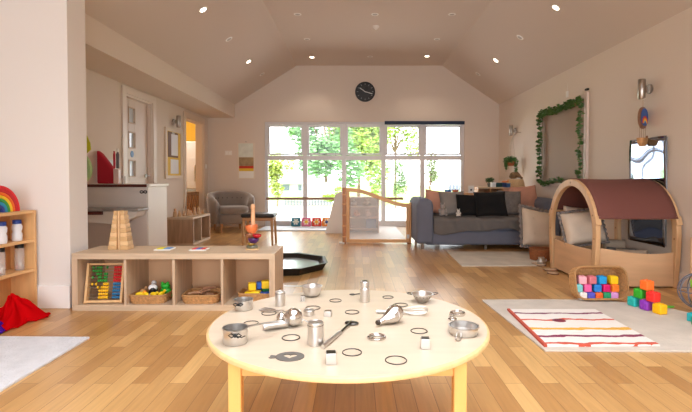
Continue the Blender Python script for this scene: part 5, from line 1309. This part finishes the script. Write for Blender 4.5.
# ------------------------------------------------------------------ TILTED BASKET OF SOFT BLOCKS
th_ = R(76); BXc = 1.935
bt = basket('wicker_basket', 'rounded wicker basket of soft blocks lying on its side before the play house', .405, .25, .12, (BXc-.01, 3.695, .124), (200,146,92), rot=(th_, 0, 0), r=.07, flare=.04)
S5 = .056
B_ = [(582.8,2,(242,176,186),'pale pink soft block at the top left of the basket'),(592.3,2,(214,120,130),'dusty pink soft block second in the top row of the basket'),(602.5,2,(30,160,224),'bright blue soft block in the middle of the top row'),(614,2,(252,208,20),'yellow soft block at the top right of the basket'),
 (579,1,(130,206,206),'light teal soft block at the left of the basket'),(588,1,(240,96,160),'hot pink soft block in the middle row of the basket'),(598,1,(24,130,210),'deep blue soft block in the middle of the basket'),(606.5,1,(224,24,110),'magenta soft block right of the deep blue one'),
 (615.5,1,(248,130,40),'orange soft block at the right of the middle row'),(583.5,0,(240,232,226),'white soft block in the front row of the basket'),(591.5,0,(90,90,200),'violet blue soft block in the front row of the basket'),(599.5,0,(236,104,40),'orange soft block in the front row of the basket'),(607.5,0,(30,150,100),'green soft block in the front row of the basket'),(615,0,(214,150,210),'lilac soft block at the front right of the basket')]
for k_, (px, row, c, lab) in enumerate(B_):
    y_ = 3.60+.014*row; p = at(px, 290, Y=y_-.02)
    s_ = S5 if row < 2 else .06
    b_ = block(lab, (p.x, y_, .018+.059*row), s_, c, rz=R(((k_*37) % 13)-6))
    b_['group'] = 'soft blocks in the wicker basket'
block('red soft block peeping out behind the hot pink one', (at(580.5,284,Y=3.65).x, 3.655, .115), .045, (232,40,50), rz=.1, emb=False)
# pyramid of six
def blk(label, px, py, z, c, rz, s=.068, Y=None):
    p = at(px, py, Z=z) if Y is None else at(px, py, Y=Y)
    return block(label, (p.x, p.y, z), s, c, rz=R(rz), group='soft blocks stacked on the beige rug')
z0 = .0125; s6 = .068
p1 = at(637,307,Z=z0); p3 = at(663,315,Z=z0); p1 += Vector((0,.035,0)); p3 += Vector((0,.035,0)); p2 = (p1+p3)/2
dirr = (p3-p1); rz6 = math.atan2(dirr.y, dirr.x)
for p, c, lab in ((p1,(40,190,180),'turquoise soft block at the left foot of the block pyramid'),(p2,(150,60,190),'purple soft block at the middle foot of the block pyramid'),(p3,(252,196,10),'yellow soft block at the right foot of the block pyramid')):
    block(lab, (p.x, p.y, z0), s6, c, rz=rz6, group='soft blocks stacked on the beige rug')
for a, b, c, lab in ((p1,p2,(50,176,40),'green soft block in the second row of the pyramid'),(p2,p3,(244,50,44),'red soft block in the second row of the pyramid')):
    q = (a+b)/2; block(lab, (q.x, q.y, z0+s6*1.07), s6, c, rz=rz6+.05, group='soft blocks stacked on the beige rug')
block('orange soft block on top of the block pyramid', (p2.x, p2.y, z0+s6*2.14), s6, (252,120,40), rz=rz6-.05, group='soft blocks stacked on the beige rug')

# ------------------------------------------------------------------ RIGHT EDGE: toy net ball and shelf
t = thing('wooden_shelf_end', 'pale wooden shelf side at the right frame edge', 'shelf unit', (2.80, 3.55, 0))
MB().box(-.14,.065,-.15,.1,0,.02).build('base_board', hw_, t); MB().box(-.14,.065,.08,.1,.02,.5).build('upright', pw, t, bevel=.003); MB().box(-.14,.065,-.15,.08,.25,.265).build('shelf', hw_, t); MB().box(-.14,.065,-.15,.08,.48,.5).build('top', hw_, t)
bc = Vector((2.515, 3.36, .143))
t = thing('mesh_ball', 'clear grey rimmed bag of bright balls at the right frame edge', 'toy ball', bc)
mb = MB()
for k in range(6):
    a = pi*k/6; mb.tube([(cos(a)*.13*sin(b), sin(a)*.11*sin(b), .128*cos(b)) for b in [2*pi*i/32 for i in range(32)]], .004, 5, closed=True)
mb.tube([(cos(b)*.13, sin(b)*.11, 0) for b in [2*pi*i/32 for i in range(32)]], .004, 5, closed=True)
mb.build('wire_frame', mat('grey_rim', (110,112,124), .5), t)
for i, (dx, dy, dz_, r, c, lab) in enumerate([(-.055,-.055,.065,.042,(150,210,60),'lime ball at the top of the bag'),(-.05,-.065,-.015,.038,(240,150,90),'peach ball in the middle of the bag'),(-.04,-.05,-.078,.035,(222,190,90),'yellow ball at the bottom of the bag'),(.04,-.05,.0,.045,(150,110,180),'purple ball at the right of the bag'),(.045,-.03,.075,.035,(60,160,200),'blue ball at the upper right of the bag'),(.03,.03,-.07,.04,(60,170,90),'green ball low at the back of the bag')]):
    q = thing('play_ball', lab, 'ball', bc+Vector((dx,dy,dz_))); MB().ball((0,0,0), r, 20, 14).build('ball', mat('pb_%d' % c[0], c, .4, var=.25, vscale=30), q)
t = thing('toy_leaf', 'small green toy leaf on the floor left of the ball bag', 'toy', (2.33, 3.42, .0))
MB().loft([[Vector((x, y*w_, .004+.05*(x+.05)*6*.1+k)) for y, k in ((-1,0),(1,0),(1,.008),(-1,.008))] for x, w_ in ((-.05,.004),(-.02,.02),(.02,.022),(.05,.006))]).build('leaf', mat('toy_leaf_green', (90,180,60), .5), t)
block('turquoise soft block lying at the right frame edge on the rug', (2.26, 3.06, .0125), .055, (40,180,190), rz=.4)
block('green soft block lying at the right frame edge near the turquoise one', (2.215, 2.96, .0125), .055, (40,160,90), rz=-.3)

GROUPS = {'sofa_pillow': 'scatter pillows on the sofa', 'house_cushion': 'cushions inside the play house', 'toy_animal': 'plastic animals in the second cubby tray',
 'toy_bowl': 'bowls in the balanced stack', 'mirrored_cube': 'small steel cubes on the round table', 'wicker_tray': 'wicker trays in the long low shelf', 'wood_slice': 'wooden slices on the floor',
 'play_ball': 'bright balls in the mesh bag', 'shaker_bottle': 'shaker bottles in the birch bookcase', 'puzzle_tile': 'puzzle tiles on the front shelf', 'steel_canister': 'steel canisters on the round table',
 'broadleaf_tree': 'trees beyond the garden window', 'garden_shrub': 'shrubs beyond the garden window', 'chiffon_scarf': 'chiffon scarves on the floor', 'measuring_pan': 'measuring pans on the round table',
 'drinks_bottle': 'bottles on the reception counter', 'soft_toy': 'soft toys in the display unit', 'small_tub': 'tubs on the ledge behind the sofa'}
for o in bpy.data.objects:
    b_ = o.name.split('.')[0]
    if o.parent is None and 'group' not in o and b_ in GROUPS and 'orange soft toy' not in o.get('label', ''): o['group'] = GROUPS[b_]
    if o.parent is None and b_ == 'toy_block' and 'group' not in o and 'right cubby' in o['label']: o['group'] = 'bright blocks in the right cubby'
# ------------------------------------------------------------------ CAMERA
cd = bpy.data.cameras.new('camera'); co = bpy.data.objects.new('camera', cd); C.objects.link(co)
cd.sensor_width = 36; cd.lens = 36*FPX/692; cd.clip_start = .05; cd.clip_end = 200
cd.shift_x = -(CX-346)/692; cd.shift_y = -(206-CY)/692
co.location = (0,0,CAMZ); co.rotation_euler = (R(90)-PITCH, 0, 0)
sc = bpy.context.scene; sc.camera = co
sc.view_settings.view_transform = 'Standard'; sc.view_settings.look = 'None'; sc.view_settings.gamma = 1; sc.view_settings.exposure = EXPO
sc.cycles.max_bounces = 10; sc.cycles.diffuse_bounces = 6; sc.cycles.transparent_max_bounces = 12; sc.cycles.sample_clamp_indirect = 6
sc.cycles.caustics_reflective = False; sc.cycles.caustics_refractive = False
sc.cycles.use_denoising = True
